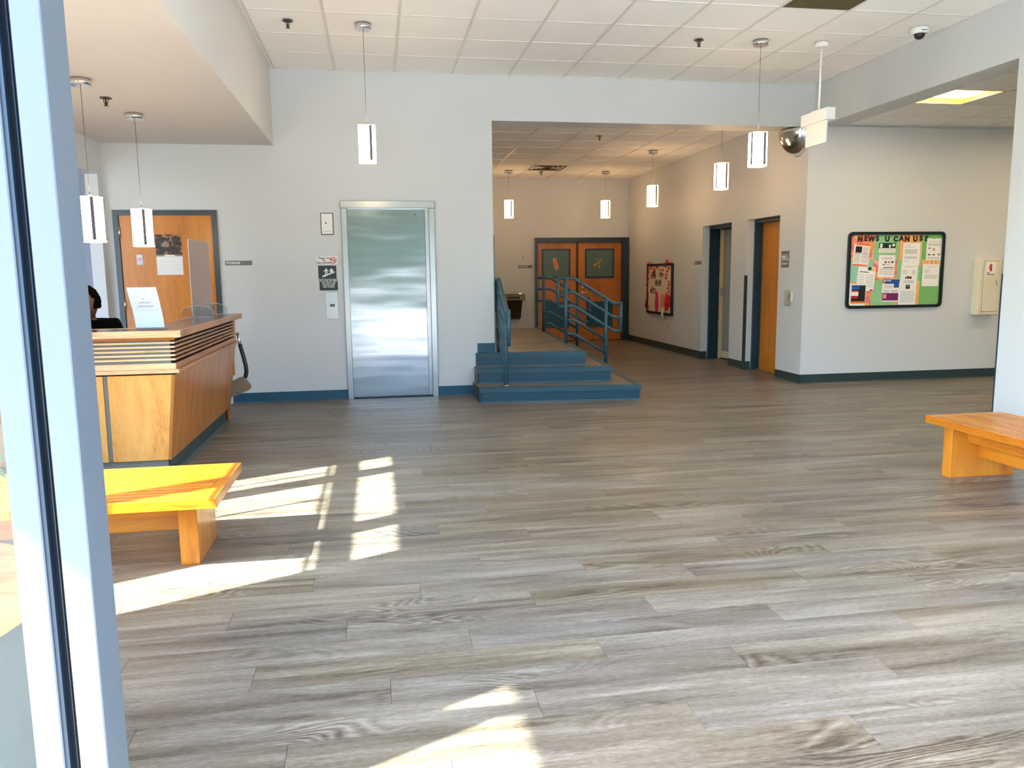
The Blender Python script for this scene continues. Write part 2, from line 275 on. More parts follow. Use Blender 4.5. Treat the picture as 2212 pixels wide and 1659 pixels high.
# ------------------------------------------------------------------ mesh helpers
I4 = Matrix.Identity(4)
def FR(o, x, y):
    x = Vector(x).normalized(); y = Vector(y).normalized(); z = x.cross(y)
    mm = Matrix((x, y, z)).transposed().to_4x4(); mm.translation = Vector(o); return mm
def onY(x, y, z): return FR((x, y, z), (1, 0, 0), (0, 0, 1))        # on a wall that faces -Y
def onXn(x, y, z): return FR((x, y, z), (0, -1, 0), (0, 0, 1))      # on a wall that faces -X
class MB:
    def __init__(s): s.v = []; s.f = []; s.sm = []
    def add(s, vs, fs, M4=None, smooth=False):
        b = len(s.v)
        for p in vs:
            p = Vector(p); s.v.append(tuple(M4 @ p) if M4 else tuple(p))
        for f in fs: s.f.append([b + i for i in f]); s.sm.append(smooth)
        return s
    def box(s, a, b, M4=None, bev=0):
        x0, x1 = sorted((a[0], b[0])); y0, y1 = sorted((a[1], b[1])); z0, z1 = sorted((a[2], b[2]))
        if bev:
            bm = bmesh.new(); bmesh.ops.create_cube(bm, size=1)
            for v in bm.verts: v.co = Vector(((x0 + x1) / 2 + v.co.x * (x1 - x0), (y0 + y1) / 2 + v.co.y * (y1 - y0), (z0 + z1) / 2 + v.co.z * (z1 - z0)))
            bmesh.ops.bevel(bm, geom=bm.edges[:], offset=min(bev, (x1 - x0) * .45, (y1 - y0) * .45, (z1 - z0) * .45), segments=1, affect='EDGES')
            bm.verts.index_update()
            s.add([v.co for v in bm.verts], [[v.index for v in f.verts] for f in bm.faces], M4); bm.free(); return s
        vs = [(x0, y0, z0), (x1, y0, z0), (x1, y1, z0), (x0, y1, z0), (x0, y0, z1), (x1, y0, z1), (x1, y1, z1), (x0, y1, z1)]
        return s.add(vs, [(0, 3, 2, 1), (4, 5, 6, 7), (0, 1, 5, 4), (1, 2, 6, 5), (2, 3, 7, 6), (3, 0, 4, 7)], M4)
    def prism(s, poly, z0, z1, M4=None, poly2=None, smooth=False):
        n = len(poly); p2 = poly2 or poly
        vs = [(p[0], p[1], z0) for p in poly] + [(p[0], p[1], z1) for p in p2]
        s.add(vs, [list(range(n))[::-1], list(range(n, 2 * n))], M4)
        b = len(s.v) - 2 * n
        for i in range(n):
            j = (i + 1) % n; s.f.append([b + i, b + j, b + n + j, b + n + i]); s.sm.append(smooth)
        return s
    def lathe(s, prof, seg=24, M4=None, smooth=True, arc=2 * PI):
        vs = []; fs = []; full = abs(arc - 2 * PI) < 1e-6; ns = seg if full else seg + 1
        for r, z in prof:
            for k in range(ns):
                a = arc * k / seg; vs.append((r * math.cos(a), r * math.sin(a), z))
        for i in range(len(prof) - 1):
            for k in range(seg):
                k2 = (k + 1) % ns if full else k + 1
                fs.append((i * ns + k, i * ns + k2, (i + 1) * ns + k2, (i + 1) * ns + k))
        s.add(vs, fs, M4, smooth)
        if full:
            b = len(s.v) - len(vs)
            if prof[0][0] > 1e-6: s.f.append([b + k for k in range(ns)][::-1]); s.sm.append(False)
            if prof[-1][0] > 1e-6: s.f.append([b + (len(prof) - 1) * ns + k for k in range(ns)]); s.sm.append(False)
        return s
    def cyl(s, p, r, h, seg=24, M4=None): 
        T = Matrix.Translation(Vector(p)); return s.lathe([(r, 0), (r, h)], seg, (M4 @ T) if M4 else T)
    def tube(s, pts, r, seg=10, M4=None, closed=False, radii=None):
        P = [Vector(p) for p in pts]; n = len(P); rings = []; prev = None
        for i in range(n):
            if closed: d = (P[(i + 1) % n] - P[i - 1])
            elif i == 0: d = P[1] - P[0]
            elif i == n - 1: d = P[-1] - P[-2]
            else: d = (P[i + 1] - P[i]).normalized() + (P[i] - P[i - 1]).normalized()
            d.normalize()
            if prev is None:
                u = d.orthogonal().normalized()
            else:
                u = (prev - d * prev.dot(d)).normalized()
            prev = u; w = d.cross(u)
            k = 1.0
            if 0 < i < n - 1 and not closed:
                c = (P[i + 1] - P[i]).normalized().dot((P[i] - P[i - 1]).normalized()); k = 1 / max(.5, math.sqrt((1 + c) / 2))
            rr = radii[i] if radii else r
            rings.append([P[i] + (u * math.cos(2 * PI * j / seg) + w * math.sin(2 * PI * j / seg)) * rr * (k if k < 1.2 else 1.1) for j in range(seg)])
        vs = [q for rg in rings for q in rg]; fs = []
        for i in range(n if closed else n - 1):
            a = i * seg; b2 = ((i + 1) % n) * seg
            for j in range(seg): fs.append((a + j, a + (j + 1) % seg, b2 + (j + 1) % seg, b2 + j))
        s.add(vs, fs, M4, True)
        if not closed:
            b = len(s.v) - len(vs); s.f.append([b + j for j in range(seg)][::-1]); s.sm.append(False)
            s.f.append([b + (n - 1) * seg + j for j in range(seg)]); s.sm.append(False)
        return s
    def ball(s, c, r, M4=None, seg=16, rings=10, sc=(1, 1, 1)):
        prof = [(math.sin(PI * i / rings), -math.cos(PI * i / rings)) for i in range(rings + 1)]
        T = Matrix.Translation(Vector(c)) @ Matrix.Diagonal((r * sc[0], r * sc[1], r * sc[2], 1))
        return s.lathe([(max(a, 1e-4), b) for a, b in prof], seg, (M4 @ T) if M4 else T)
    def text(s, body, size, M4, depth=.0012, align='CENTER', bold=.0, sx=1.0):
        cu = bpy.data.curves.new('t', 'FONT'); cu.body = body; cu.size = size; cu.extrude = depth; cu.align_x = align; cu.align_y = 'CENTER'; cu.offset = bold; cu.resolution_u = 3
        ob = bpy.data.objects.new('t', cu); C.objects.link(ob)
        me = bpy.data.meshes.new_from_object(ob.evaluated_get(bpy.context.evaluated_depsgraph_get()))
        bpy.data.objects.remove(ob); bpy.data.curves.remove(cu)
        K = Matrix.Diagonal((sx, 1, 1, 1))
        s.add([K @ v.co for v in me.vertices], [list(p.vertices) for p in me.polygons], M4); bpy.data.meshes.remove(me); return s
def wloc(o):
    v = Vector((0, 0, 0))
    while o is not None: v += Vector(o.location); o = o.parent
    return v
def obj(name, mb, mat, parent=None, loc=None):
    """one mesh object from world-space vertices; its origin at LOC (default: under its middle)"""
    me = bpy.data.meshes.new(name)
    if loc is None:
        if parent is not None: loc = wloc(parent)
        else:
            xs = [v[0] for v in mb.v]; ys = [v[1] for v in mb.v]; zs = [v[2] for v in mb.v]
            loc = ((min(xs) + max(xs)) / 2, (min(ys) + max(ys)) / 2, min(zs))
    L = Vector(loc)
    me.from_pydata([tuple(Vector(v) - L) for v in mb.v], [], mb.f); me.update()
    me.polygons.foreach_set('use_smooth', mb.sm)
    bm = bmesh.new(); bm.from_mesh(me); bmesh.ops.recalc_face_normals(bm, faces=bm.faces); bm.to_mesh(me); bm.free()
    if mat is not None: me.materials.append(M[mat])
    o = bpy.data.objects.new(name, me); C.objects.link(o)
    if parent is not None: o.parent = parent; o.location = L - wloc(parent)
    else: o.location = L
    return o
def thing(name, label, cat, loc, group=None):
    o = bpy.data.objects.new(name, None); o.empty_display_size = .1; C.objects.link(o); o.location = loc
    o['label'] = label; o['category'] = cat
    if group: o['group'] = group
    return o
def tag(o, label, cat, group=None):
    o['label'] = label; o['category'] = cat
    if group: o['group'] = group
    return o
def struct(name, mb, mat, label=None, parent=None):
    o = obj(name, mb, mat, parent)
    if parent is None: o['kind'] = 'structure'
    if label: o['label'] = label
    return o
def dup(root, loc, label=None):
    def cp(o, par):
        c = o.copy(); C.objects.link(c); c.parent = par
        for ch in list(o.children): cp(ch, c)
        return c
    r = cp(root, None); r.location = loc
    if label: r['label'] = label
    return r
def B(a, b, M4=None, bev=0): return MB().box(a, b, M4, bev)

# ------------------------------------------------------------------ the room shell
H = 3.4635; HC = 3.157; HH = 2.994; HS = 2.70; HR = 3.01
XL = -1.741; XS = -.048; XR = 6.035; XC = 5.92; YF = -7.36; YB = 6.54
# floor: slab and planks
fl = obj('floor', B((-4, -7.36, -.14), (11, 7.6, -.006)), 'sub', loc=(0, 0, -.006)); fl['kind'] = 'structure'; fl['label'] = 'grey wood-look plank floor'
regions = [(-4.0, -7.24, 11.0, -.10), (-1.741, -.10, 5.92, 0.0), (2.0, 0.0, 5.92, 6.54), (-4.0, -.10, -1.741, .25), (5.92, 1.86, 6.2, 2.86), (5.92, .5, 6.2, 1.4)]
camx, camy = .9623, -8.7398
def seen(x, y):
    d = Vector((x - camx, y - camy, -1.35)); z = d.dot(fwd)
    if z < .3: return None
    return abs(d.dot(rt2)) / z < .665 and -d.dot(up2) / z < .50
planks = []
r0 = int(math.floor((-7.3 - PLY0) / PLW)); r1 = int(math.ceil((6.54 - PLY0) / PLW))
for r_ in range(r0, r1):
    y0 = PLY0 + r_ * PLW; y1 = y0 + PLW
    off = (r_ * .377) % 1.0 * PLL
    for c_ in range(int((20 - 4) / PLL) - 1, int((20 + 11) / PLL) + 2):
        xa = c_ * PLL - 20 - off; xb = xa + PLL
        for (ra, rb, rc, rd) in regions:
            X0, X1 = max(xa, ra), min(xb, rc); Y0, Y1 = max(y0, rb), min(y1, rd)
            if X1 - X0 > .01 and Y1 - Y0 > .01:
                planks.append((X0 + .0004, Y0 + .0004, X1 - .0004, Y1 - .0004))
vis = []; rest = []
for p_ in planks:
    s_ = any(seen(x, y) for x, y in ((p_[0], p_[1]), (p_[2], p_[1]), ((p_[0] + p_[2]) / 2, (p_[1] + p_[3]) / 2), (p_[0], p_[3]), (p_[2], p_[3])))
    (vis if s_ and p_[2] > -1 else rest).append(p_)
vis.sort(key=lambda p_: p_[1]); rest += vis[295:]; vis = vis[:295]
pm = {}
for p_ in vis:
    k = (round(p_[2] - p_[0], 3), round(p_[3] - p_[1], 3))
    if k not in pm:
        mb = MB().prism([(0, 0), (k[0], 0), (k[0], k[1]), (0, k[1])], -.006, -.0006)
        a = .0006; mb.prism([(0, 0), (k[0], 0), (k[0], k[1]), (0, k[1])], -.0006, 0, None, [(a, a), (k[0] - a, a), (k[0] - a, k[1] - a), (a, k[1] - a)])
        o = obj('plank', mb, 'floor', loc=(0, 0, 0)); pm[k] = o; o.parent = fl; o.location = (p_[0], p_[1], .006); continue
    o = bpy.data.objects.new('plank', pm[k].data); C.objects.link(o); o.parent = fl; o.location = (p_[0], p_[1], .006)
mb = MB()
for p_ in rest: mb.box((p_[0], p_[1], -.006), (p_[2], p_[3], 0))
o = obj('distant_planks', mb, 'floor', fl); o['kind'] = 'stuff'
# outside ground
o = struct('pavement', B((-30, -30, -.16), (30, -7.36, -.012)), 'concrete', 'pale concrete pavement outside the entrance')
mb = MB().box((-30, -7.36, -.16), (-4.0, 30, -.05)); struct('lawn', mb, 'grass', 'lawn beside the building')
for k, (x, w) in enumerate(((-9, 3), (-4, 2.4), (2, 3), (8, 3.2))):
    t = thing('tree', ('widest gap bushy tree at the west end of the road', 'bushy tree across the road left of the entrance', 'bushy tree across the road facing the entrance', 'bushy tree at the east end of the road')[k], 'tree', (x, -26, -.012), 'trees across the pavement')
    obj('trunk', MB().lathe([(.22, 0), (.14, 2.6)], 12, Matrix.Translation((x, -26, -.012))), 'brick', t)
    cr = MB()
    for j in range(9): cr.ball((x + random.uniform(-w, w) * .5, -26 + random.uniform(-1, 1), 3.4 + random.uniform(-.6, 2)), random.uniform(.9, 1.5), seg=10, rings=7)
    obj('foliage', cr, 'hedge', t)

struct('road', MB().box((-30, -22, -.04), (30, -14, -.010)), 'asphalt', 'dark asphalt road beyond the pavement')
tag(obj('hedge', MB().box((-16, -23.4, -.012), (18, -22.4, 1.15), bev=.15), 'hedge'), 'long clipped hedge across the road', 'hedge')
tag(obj('neighbour_building', MB().box((-14, -34, 0), (20, -30, 5.2)).box((-14.3, -34.2, 5.2), (20.3, -29.7, 5.5)), 'brick'), 'long low buff building far across the road', 'building')
# elevator wall / header
wb_ = MB()
wb_.box((XL - .12, 0, 0), (.612, .2, 3.62)); wb_.box((1.603, 0, 0), (2.249, .2, 3.62)); wb_.box((.612, 0, 2.133), (1.603, .2, 3.62))
wb_.box((2.249, 0, HH), (XR + .3, .32, 3.62))
struct('wall_back', wb_, 'wall', 'pale grey wall with the lift and the wide opening')
struct('wall_shaft', MB().box((.55, .2, 0), (1.66, .26, 2.3)), 'dark', 'lift shaft wall')
# corridor walls
struct('wall_corridor_left', MB().box((2.13, .2, 0), (2.249, YB + .12, 3.3)), 'wall', 'left corridor wall')
struct('wall_corridor_end', MB().box((2.13, YB, 2.035), (6.2, YB + .12, 3.3)).box((2.13, YB, 0), (4.027, YB + .12, 2.035)).box((5.905, YB, 0), (6.2, YB + .12, 2.035)), 'wall', 'end wall of the corridor behind the double door')
w = MB(); D1 = (.50, 1.395); D2 = (1.86, 2.865); hz = 2.03
w.box((XC, -.1, 0), (XC + .12, .325, 2.992)); w.box((XC, .325, 0), (XC + .12, D1[0], 3.3)); w.box((XC, D1[1], 0), (XC + .28, D2[0], 3.3)); w.box((XC, D2[1], 0), (XC + .12, YB, 3.3))
w.box((XC, D1[0], hz), (XC + .28, D1[1], 3.3)); w.box((XC, D2[0], hz), (XC + .28, D2[1], 3.3))
struct('wall_corridor_right', w, 'wall', 'grey corridor wall with two recessed doors')
struct('wall_notices', MB().box((XC + .12, -.1, 0), (11, .02, 2.992)), 'wall', 'wall with the notice board')
# beam and the right wall
struct('wall_right', MB().box((XR, -7.24, 0), (XR + .3, -2.99, H + .16)).box((XR, -2.99, HH), (XR + .3, 0, H + .16)), 'wall', 'pale wall and beam on the right side')
struct('wall_far_right', MB().box((11, -7.3, 0), (11.1, .1, 3.2)), 'wall', 'wall closing the side room')
# left wall with passage and window openings
WY = [(-4.20, -4.52), (-4.68, -5.69), (-5.85, -6.29)]
w = MB()
w.box((XL - .12, -.13, 0), (XL, 0, 3.6)); w.box((XL - .12, -1.7, 2.38), (XL, -.13, 3.6)); w.box((XL - .12, -4.18, 0), (XL, -1.7, 3.6))
w.box((XL - .12, -6.32, 2.69), (XL, -4.18, 3.6)); w.box((XL - .12, -7.24, 0), (XL, -6.32, 3.6)); w.box((XL - .12, -6.32, 0), (XL, -4.18, .12))
struct('wall_left', w, 'wall', 'left wall with passage and windows')
# passage beyond the left wall
w = MB().box((-4.1, .25, 0), (XL - .12, .37, 2.8)).box((-4.1, -4.0, 0), (-4.0, .25, 2.8)).box((-4.1, -4.1, 2.7), (XL - .12, .37, 2.82))
struct('wall_passage', w, 'walldaylit', 'wall seen through the passage, blue daylight put in its colour')
# soffit over the counter
struct('wall_soffit', MB().box((XL, -4.71, HS), (XS, 0, H + .16)), 'soffit', 'dropped soffit over the reception counter')
# roof slabs
struct('roof', MB().box((XL - .12, -7.4, 3.64), (11.2, 7.2, 3.8)).box((-4.3, -4.1, 2.83), (XL - .12, .6, 2.9)), 'concrete', 'roof slab')
# front wall
w = MB()
w.box((XL - .12, -7.36, 0), (-.88, -7.24, 3.7)); w.box((-.88, -7.36, 3.02), (XR + .3, -7.24, 3.7)); w.box((-.88, -7.36, 2.42), (.46, -7.24, 3.02)); w.box((XR, -7.36, 0), (11.1, -7.24, 3.7))
struct('wall_front', w, 'wall', 'front wall around the glazed entrance')
struct('canopy', MB().box((-1.86, -8.54, 3.0), (7.2, -7.36, 3.14)), 'concrete', 'added unseen canopy blocking sun at the entrance')  # unseen slab, added to keep direct sun off the entrance floor

# ---- glazed front: jamb beside the camera, sidelight stile, glass
e = thing('window_1', 'aluminium sidelight frame beside the open entrance', 'window', (.2, -7.3, 0)); e['kind'] = 'structure'; del e['category']
obj('jamb', B((.4185, -7.35, 0), (.4635, -7.245, 2.42), bev=.002), 'alu', e)
obj('stile', B((.349, -7.35, 0), (.393, -7.30, 2.42), bev=.002), 'alu', e)
obj('gasket', MB().box((.400, -7.33, 0), (.4183, -7.26, 2.42)), 'gasket', e)
obj('gasket_lip', MB().box((.3935, -7.345, 0), (.4000, -7.31, 2.42)).tube([(.4075, -7.331, 0), (.4075, -7.331, 2.42)], .0018, 6), 'gasketblue', e)
obj('glazing_bead', B((.343, -7.338, .1), (.3488, -7.312, 2.42)), 'alu', e)
obj('rail', MB().box((-.88, -7.35, 0), (.343, -7.29, .10)).box((-.88, -7.35, 1.66), (.343, -7.30, 1.72)).box((-.88, -7.35, .1), (-.83, -7.29, 2.42)), 'alu', e)
obj('pane', B((-.50, -7.328, .1), (.343, -7.322, 1.66)), 'glass', e)
obj('pane', B((-.83, -7.328, 1.72), (.343, -7.322, 2.42)), 'glass', e)
e = thing('window_2', 'glazed shopfront beside the entrance door', 'window', (4.2, -7.3, 0)); e['kind'] = 'structure'; del e['category']
for x in (2.45, 3.35, 4.25, 5.15, 5.98): obj('mullion', B((x, -7.35, 0), (x + .05, -7.25, 3.02)), 'alu', e)
obj('rail', MB().box((2.45, -7.35, 0), (6.03, -7.25, .1)).box((.4635, -7.35, 2.3), (6.03, -7.25, 2.36)), 'alu', e)
for x in (2.5, 3.4, 4.3, 5.2): obj('pane', B((x, -7.31, .1), (x + .85 if x < 5 else 5.98, -7.305, 2.3)), 'glass', e)
obj('pane', B((.4635, -7.31, 2.36), (6.0, -7.305, 3.02)), 'glass', e)
obj('sun_block_panel', MB().box((-.83, -7.35, .1), (-.50, -7.31, 1.66)), 'alu', bpy.data.objects['window_1'])  # unseen opaque panel, added to trim the sun patch on the floor
# left windows
e = thing('window_3', 'tall window in the left wall behind the bench', 'window', (XL, -5.2, .12)); e['kind'] = 'structure'; del e['category']
xg = XL - .06
for y0, y1 in ((-4.18, -4.20), (-4.52, -4.68), (-5.69, -5.85), (-6.29, -6.32)): obj('mullion', B((XL - .1, y0, .12), (XL - .02, y1, 2.69)), 'alu', e)
obj('transom', MB().box((XL - .1, -6.32, 2.30), (XL - .02, -4.18, 2.395)).box((XL - .1, -6.32, 2.675), (XL - .02, -4.18, 2.69)).box((XL - .1, -6.32, .12), (XL - .02, -4.18, .17)), 'alu', e)
obj('sash_bar', MB().box((xg - .01, -6.29, 2.222), (xg + .01, -4.20, 2.238)).box((xg - .01, -4.40, .17), (xg + .01, -4.386, 2.23)).box((xg - .01, -5.07, .17), (xg + .01, -5.05, 2.23)), 'alu', e)
for y0, y1 in WY: obj('pane', B((xg - .003, y1, .17), (xg + .003, y0, 2.675)), 'glass', e)

# ------------------------------------------------------------------ ceilings: grid, tiles
def ceiling(z, x0, x1, y0, y1, gx, gy, label, nparts, holes=(), xlines=None):
    """grid lines at gx + k*.6096 and gy - k*.6096; tiles sit 4 mm above the bars"""
    G = .6096; hb = .012
    bars = MB(); kx = [gx + k * G for k in range(-30, 40) if x0 + .03 < gx + k * G < x1 - .03]; ky = [gy - k * G for k in range(-40, 40) if y0 + .03 < gy - k * G < y1 - .03]
    for x in kx: bars.box((x - hb, y0, z), (x + hb, y1, z + .03))
    X = [x0] + kx + [x1]; Y = sorted([y0] + ky + [y1])
    for y in ky:
        for a, b_ in zip(X[:-1], X[1:]): bars.box((a + hb, y - .0085, z + .0015), (b_ - hb, y + .0085, z + .028))
    bars.box((x0, y0, z + .001), (x0 + .022, y1, z + .03)).box((x1 - .022, y0, z + .001), (x1, y1, z + .03)).box((x0, y1 - .018, z + .0005), (x1, y1, z + .03)).box((x0, y0, z + .0005), (x1, y0 + .018, z + .03))
    c = obj('ceiling', bars, 'tbar'); c['kind'] = 'structure'; c['label'] = label
    cells = [(a, Y[j], b_, Y[j + 1]) for a, b_ in zip(X[:-1], X[1:]) for j in range(len(Y) - 1)]
    cells = [q for q in cells if not any(abs((q[0] + q[2]) / 2 - h[0]) < .3 and abs((q[1] + q[3]) / 2 - h[1]) < .3 for h in holes)]
    cells.sort(key=lambda q: -((q[1] + q[3]) / 2))
    base = None; restm = MB()
    for i, q in enumerate(cells):
        dz = random.uniform(0, .002)
        if i < nparts:
            if base is None:
                base = bpy.data.meshes.new('ceiling_tile'); bmm = bmesh.new(); bmesh.ops.create_cube(bmm, size=1); bmm.to_mesh(base); bmm.free(); base.materials.append(M['tile'])
            o = bpy.data.objects.new('ceiling_tile', base); C.objects.link(o); o.parent = c
            o.location = Vector(((q[0] + q[2]) / 2, (q[1] + q[3]) / 2, z + .012 + dz)) - Vector(c.location); o.scale = (q[2] - q[0] - .004, q[3] - q[1] - .004, .014)
        else: restm.box((q[0] + .002, q[1] + .002, z + .005), (q[2] - .002, q[3] - .002, z + .019))
    if restm.v: o = obj('distant_tiles', restm, 'tile', c); o['kind'] = 'stuff'
    return c
grY = -.0205 - 4 * .6096 - .3048
grX = 7 * .6096 + .3048
ceiling(H, XS, XR, -7.24, 0, 0, -.0205, 'white tiled ceiling of the lobby', 66, holes=((grX, grY),))
struct('ceiling_void', MB().box((XS, -7.24, H + .03), (XR, 0, H + .05)), 'dark', 'dark void above the lobby tiles')
ceiling(HC, 2.249, XC, .32, YB, 3.03, 6.54 - .05, 'white tiled ceiling of the corridor', 62)
struct('ceiling_cover', MB().box((2.249, .3, HC + .03), (XC, YB, HC + .05)), 'dark', 'cover above the corridor tiles')
tx0, ty1 = 6.31, -1.27
ceiling(HR, XR + .3, 11, -7.24, 0, 6.31, -.05, 'white tiled ceiling of the side room', 40, holes=((6.6148, -.05 - 2.5 * .6096), (6.6148 + 4 * .6096, -.05 - 2.5 * .6096), (6.6148 + 4 * .6096, -.05 - 6.5 * .6096)))
struct('ceiling_lid', MB().box((XR + .3, -7.24, HR + .12), (11, 0, HR + .14)), 'dark', 'lid above the side room tiles')
# lobby ceiling strip left of the soffit, front part
struct('ceiling_panel', MB().box((XL, -7.24, H), (XS, -4.71, H + .02)), 'tile', 'plain ceiling panel beside the soffit')

# ------------------------------------------------------------------ baseboards
def baseboard(name, segs, mat, label, h=.11):
    mb = MB()
    for (a, b_) in segs:
        a = Vector((a[0], a[1], 0)); b_ = Vector((b_[0], b_[1], 0)); d = (b_ - a).normalized(); nrm = Vector((d.y, -d.x, 0))
        prof = [(0, 0), (.013, 0), (.006, .012), (.004, h), (0, h)]
        vs = [a + nrm * u + Vector((0, 0, v)) for u, v in prof] + [b_ + nrm * u + Vector((0, 0, v)) for u, v in prof]
        mb.add(vs, [(0, 1, 6, 5), (1, 2, 7, 6), (2, 3, 8, 7), (3, 4, 9, 8), (0, 4, 3, 2, 1), (5, 6, 7, 8, 9)])
    return struct(name, mb, mat, label)
baseboard('baseboard_back', [((-.6, 0), (.610, 0)), ((1.605, 0), (2.0, 0)), ((XL, 0), (-1.668, 0))], 'base', 'teal rubber base along the lift wall')
baseboard('baseboard_platform', [((2.05, 0), (2.249, 0))], 'base', 'teal base above the top step').location.z = .47
baseboard('baseboard_corridor', [((XC, YB), (XC, D2[1])), ((XC, D2[0]), (XC, D1[1])), ((XC, D1[0]), (XC, -.1)), ((XC, D2[1]), (XC + .1, D2[1])), ((XC, D1[1]), (XC + .1, D1[1]))], 'basedark', 'dark base along the corridor wall')
baseboard('baseboard_notices', [((XC - .004, -.1), (11, -.1))], 'basedark', 'grey green base under the notice board')
# corner guards
tag(obj('corner_guard', B((2.2485, -.006, .58), (2.256, .05, 1.775)), 'tealrail'), 'thin teal corner guard on the edge of the wide opening', 'corner guard')
tag(obj('corner_guard', B((XR - .006, -2.99, .0), (XR + .03, -2.981, 1.30)), 'navyframe'), 'dark teal corner guard on the right wall by the bench', 'corner guard')
tag(obj('corner_guard', B((XC - .004, D1[1] - .002, .11), (XC + .03, D1[1] + .03, 1.29)), 'navyframe'), 'dark corner guard between the two recessed corridor doors', 'corner guard')

# ------------------------------------------------------------------ lift
t = thing('lift_door', 'brushed stainless steel lift door in a steel frame', 'lift door', (1.107, 0, 0))
f = MB().box((.612, -.025, 0), (.672, .10, 2.06), bev=.003).box((1.543, -.025, 0), (1.603, .10, 2.06), bev=.003)
obj('frame', f, 'steelf', t)
obj('head', B((.606, -.034, 2.06), (1.609, .10, 2.135), bev=.003), 'steelf', t)
obj('door_panel', B((.672, .055, .015), (1.50, .075, 2.06)), 'steel', t)
obj('slide_panel', B((1.503, .035, .015), (1.543, .05, 2.06)), 'steelf', t)
obj('sill', B((.672, .02, 0), (1.543, .08, .012)), 'black', t)
obj('key_hole', MB().cyl((0, 0, 0), .006, .004, 12, onY(1.40, .055, 2.0)), 'black', t)
# panels beside it
t = thing('indicator_panel', 'white framed indicator plate beside the lift', 'panel', (.463, 0, 1.783))
obj('frame', B((.398, -.012, 1.783), (.528, 0, 2.011), bev=.002), 'black', t)
obj('plate', B((.405, -.016, 1.790), (.521, -.01, 2.004), bev=.001), 'white', t)
obj('lens', MB().cyl((0, 0, 0), .008, .003, 12, onY(.450, -.016, 1.905)), 'black', t)
mb = MB(); [mb.box((.42 + k * .011, -.0168, 1.815), (.428 + k * .011, -.016, 1.819)) for k in range(8)]; obj('lettering', mb, 'greyink', t)
def nosmoking(x, y, z, w, h, label):
    t = thing('no_smoking_sign', label, 'sign', (x + w / 2, y, z))
    obj('plate', B((x, y - .004, z), (x + w, y, z + h)), 'paper', t)
    mb = MB(); F = onY(x + w * .36, y - .004, z)
    s_ = h * .36
    mb.text('Thank You', s_, F @ Matrix.Translation((0, h * .78, 0)), bold=s_ * .02); mb.text('For', s_, F @ Matrix.Translation((0, h * .5, 0)), bold=s_ * .02); mb.text('Not Smoking', s_, F @ Matrix.Translation((0, h * .2, 0)), bold=s_ * .02)
    obj('lettering', mb, 'ink', t)
    F = onY(x + w - h * .52, y - .004, z + h * .5); r = h * .40
    mb = MB()
    for k in range(28):
        a, b_ = 2 * PI * k / 28, 2 * PI * (k + 1) / 28
        mb.prism([(r * math.cos(a), r * math.sin(a)), (r * math.cos(b_), r * math.sin(b_)), (r * .76 * math.cos(b_), r * .76 * math.sin(b_)), (r * .76 * math.cos(a), r * .76 * math.sin(a))], 0, .0015, F)
    mb.box((-r * .9, -r * .11, 0), (r * .9, r * .11, .0022), F @ Matrix.Rotation(R(-45), 4, 'Z'))
    obj('prohibition_ring', mb, 'red', t)
    obj('cigarette', MB().box((-r * .55, -r * .1, .0003), (r * .5, r * .1, .001), F).box((r * .2, r * .15, .0003), (r * .4, r * .4, .001), F), 'ink', t)
nosmoking(.339, 0, 1.472, .215, .083, 'white Thank You For Not Smoking sign beside the lift')
t = thing('fire_sign', 'dark green sign of a figure on stairs by flames, beside the lift', 'sign', (.444, 0, 1.317))
obj('plate', B((.350, -.006, 1.317), (.538, 0, 1.458), bev=.001), 'signgreen', t)
F = onY(.350, -.006, 1.317); mb = MB()
for k in range(5): mb.box((.045 + k * .024, .022 + k * .011, 0), (.075 + k * .024, .034 + k * .011, .0015), F)
mb.prism([(.038, .018), (.16, .062), (.16, .076), (.038, .032)], 0, .0012, F)
def figure(mb, F, x, y, s):
    mb.prism([(x + s * .16 * math.cos(a * PI / 6), y + s * 1.38 + s * .16 * math.sin(a * PI / 6)) for a in range(12)], 0, .0015, F)
    for q in ([(-.2, .55), (.2, .55), (.25, 1.2), (-.22, 1.2)], [(-.2, .6), (0, .6), (-.15, 0), (-.38, 0)], [(0, .6), (.2, .6), (.5, .12), (.32, 0)], [(-.22, 1.2), (-.22, .95), (-.6, .7), (-.62, .85)], [(.22, 1.2), (.22, .98), (.55, .75), (.6, .88)]):
        mb.prism([(x + s * a, y + s * b_) for a, b_ in q], 0, .0015, F)
figure(mb, F, .082, .044, .045)
mb.prism([(.126, .072), (.148, .072), (.156, .088), (.150, .104), (.143, .097), (.138, .118), (.130, .104), (.122, .096), (.118, .084)], 0, .0015, F)
obj('pictogram', mb, 'signwhite', t)
t = thing('fire_notice', 'dark green IN CASE OF FIRE notice beside the lift', 'sign', (.452, 0, 1.194))
obj('plate', B((.357, -.006, 1.194), (.547, 0, 1.310), bev=.001), 'signgreen', t)
mb = MB()
for k, s_ in enumerate(('IN CASE OF FIRE', 'DO NOT USE', 'ELEVATORS', 'USE STAIRS')): mb.text(s_, .0245, onY(.452, -.006, 1.296 - k * .0215), bold=.0004)
obj('lettering', mb, 'signwhite', t)
t = thing('call_plate', 'satin steel call button plate with black up arrow button', 'call button', (.476, 0, .890))
obj('plate', B((.414, -.004, .890), (.539, 0, 1.172), bev=.001), 'steelf', t)
bt = obj('button', B((.458, -.010, 1.018), (.506, -.003, 1.046), bev=.003), 'black', t)
obj('arrow', MB().prism([(-.012, -.005), (.012, -.005), (0, .007)], 0, .001, onY(.482, -.010, 1.031)), 'signwhite', bt)
obj('screw', MB().cyl((0, 0, 0), .004, .002, 10, onY(.476, -.004, 1.145)), 'steelf', t)
obj('screw', MB().cyl((0, 0, 0), .004, .002, 10, onY(.476, -.004, .918)), 'steelf', t)
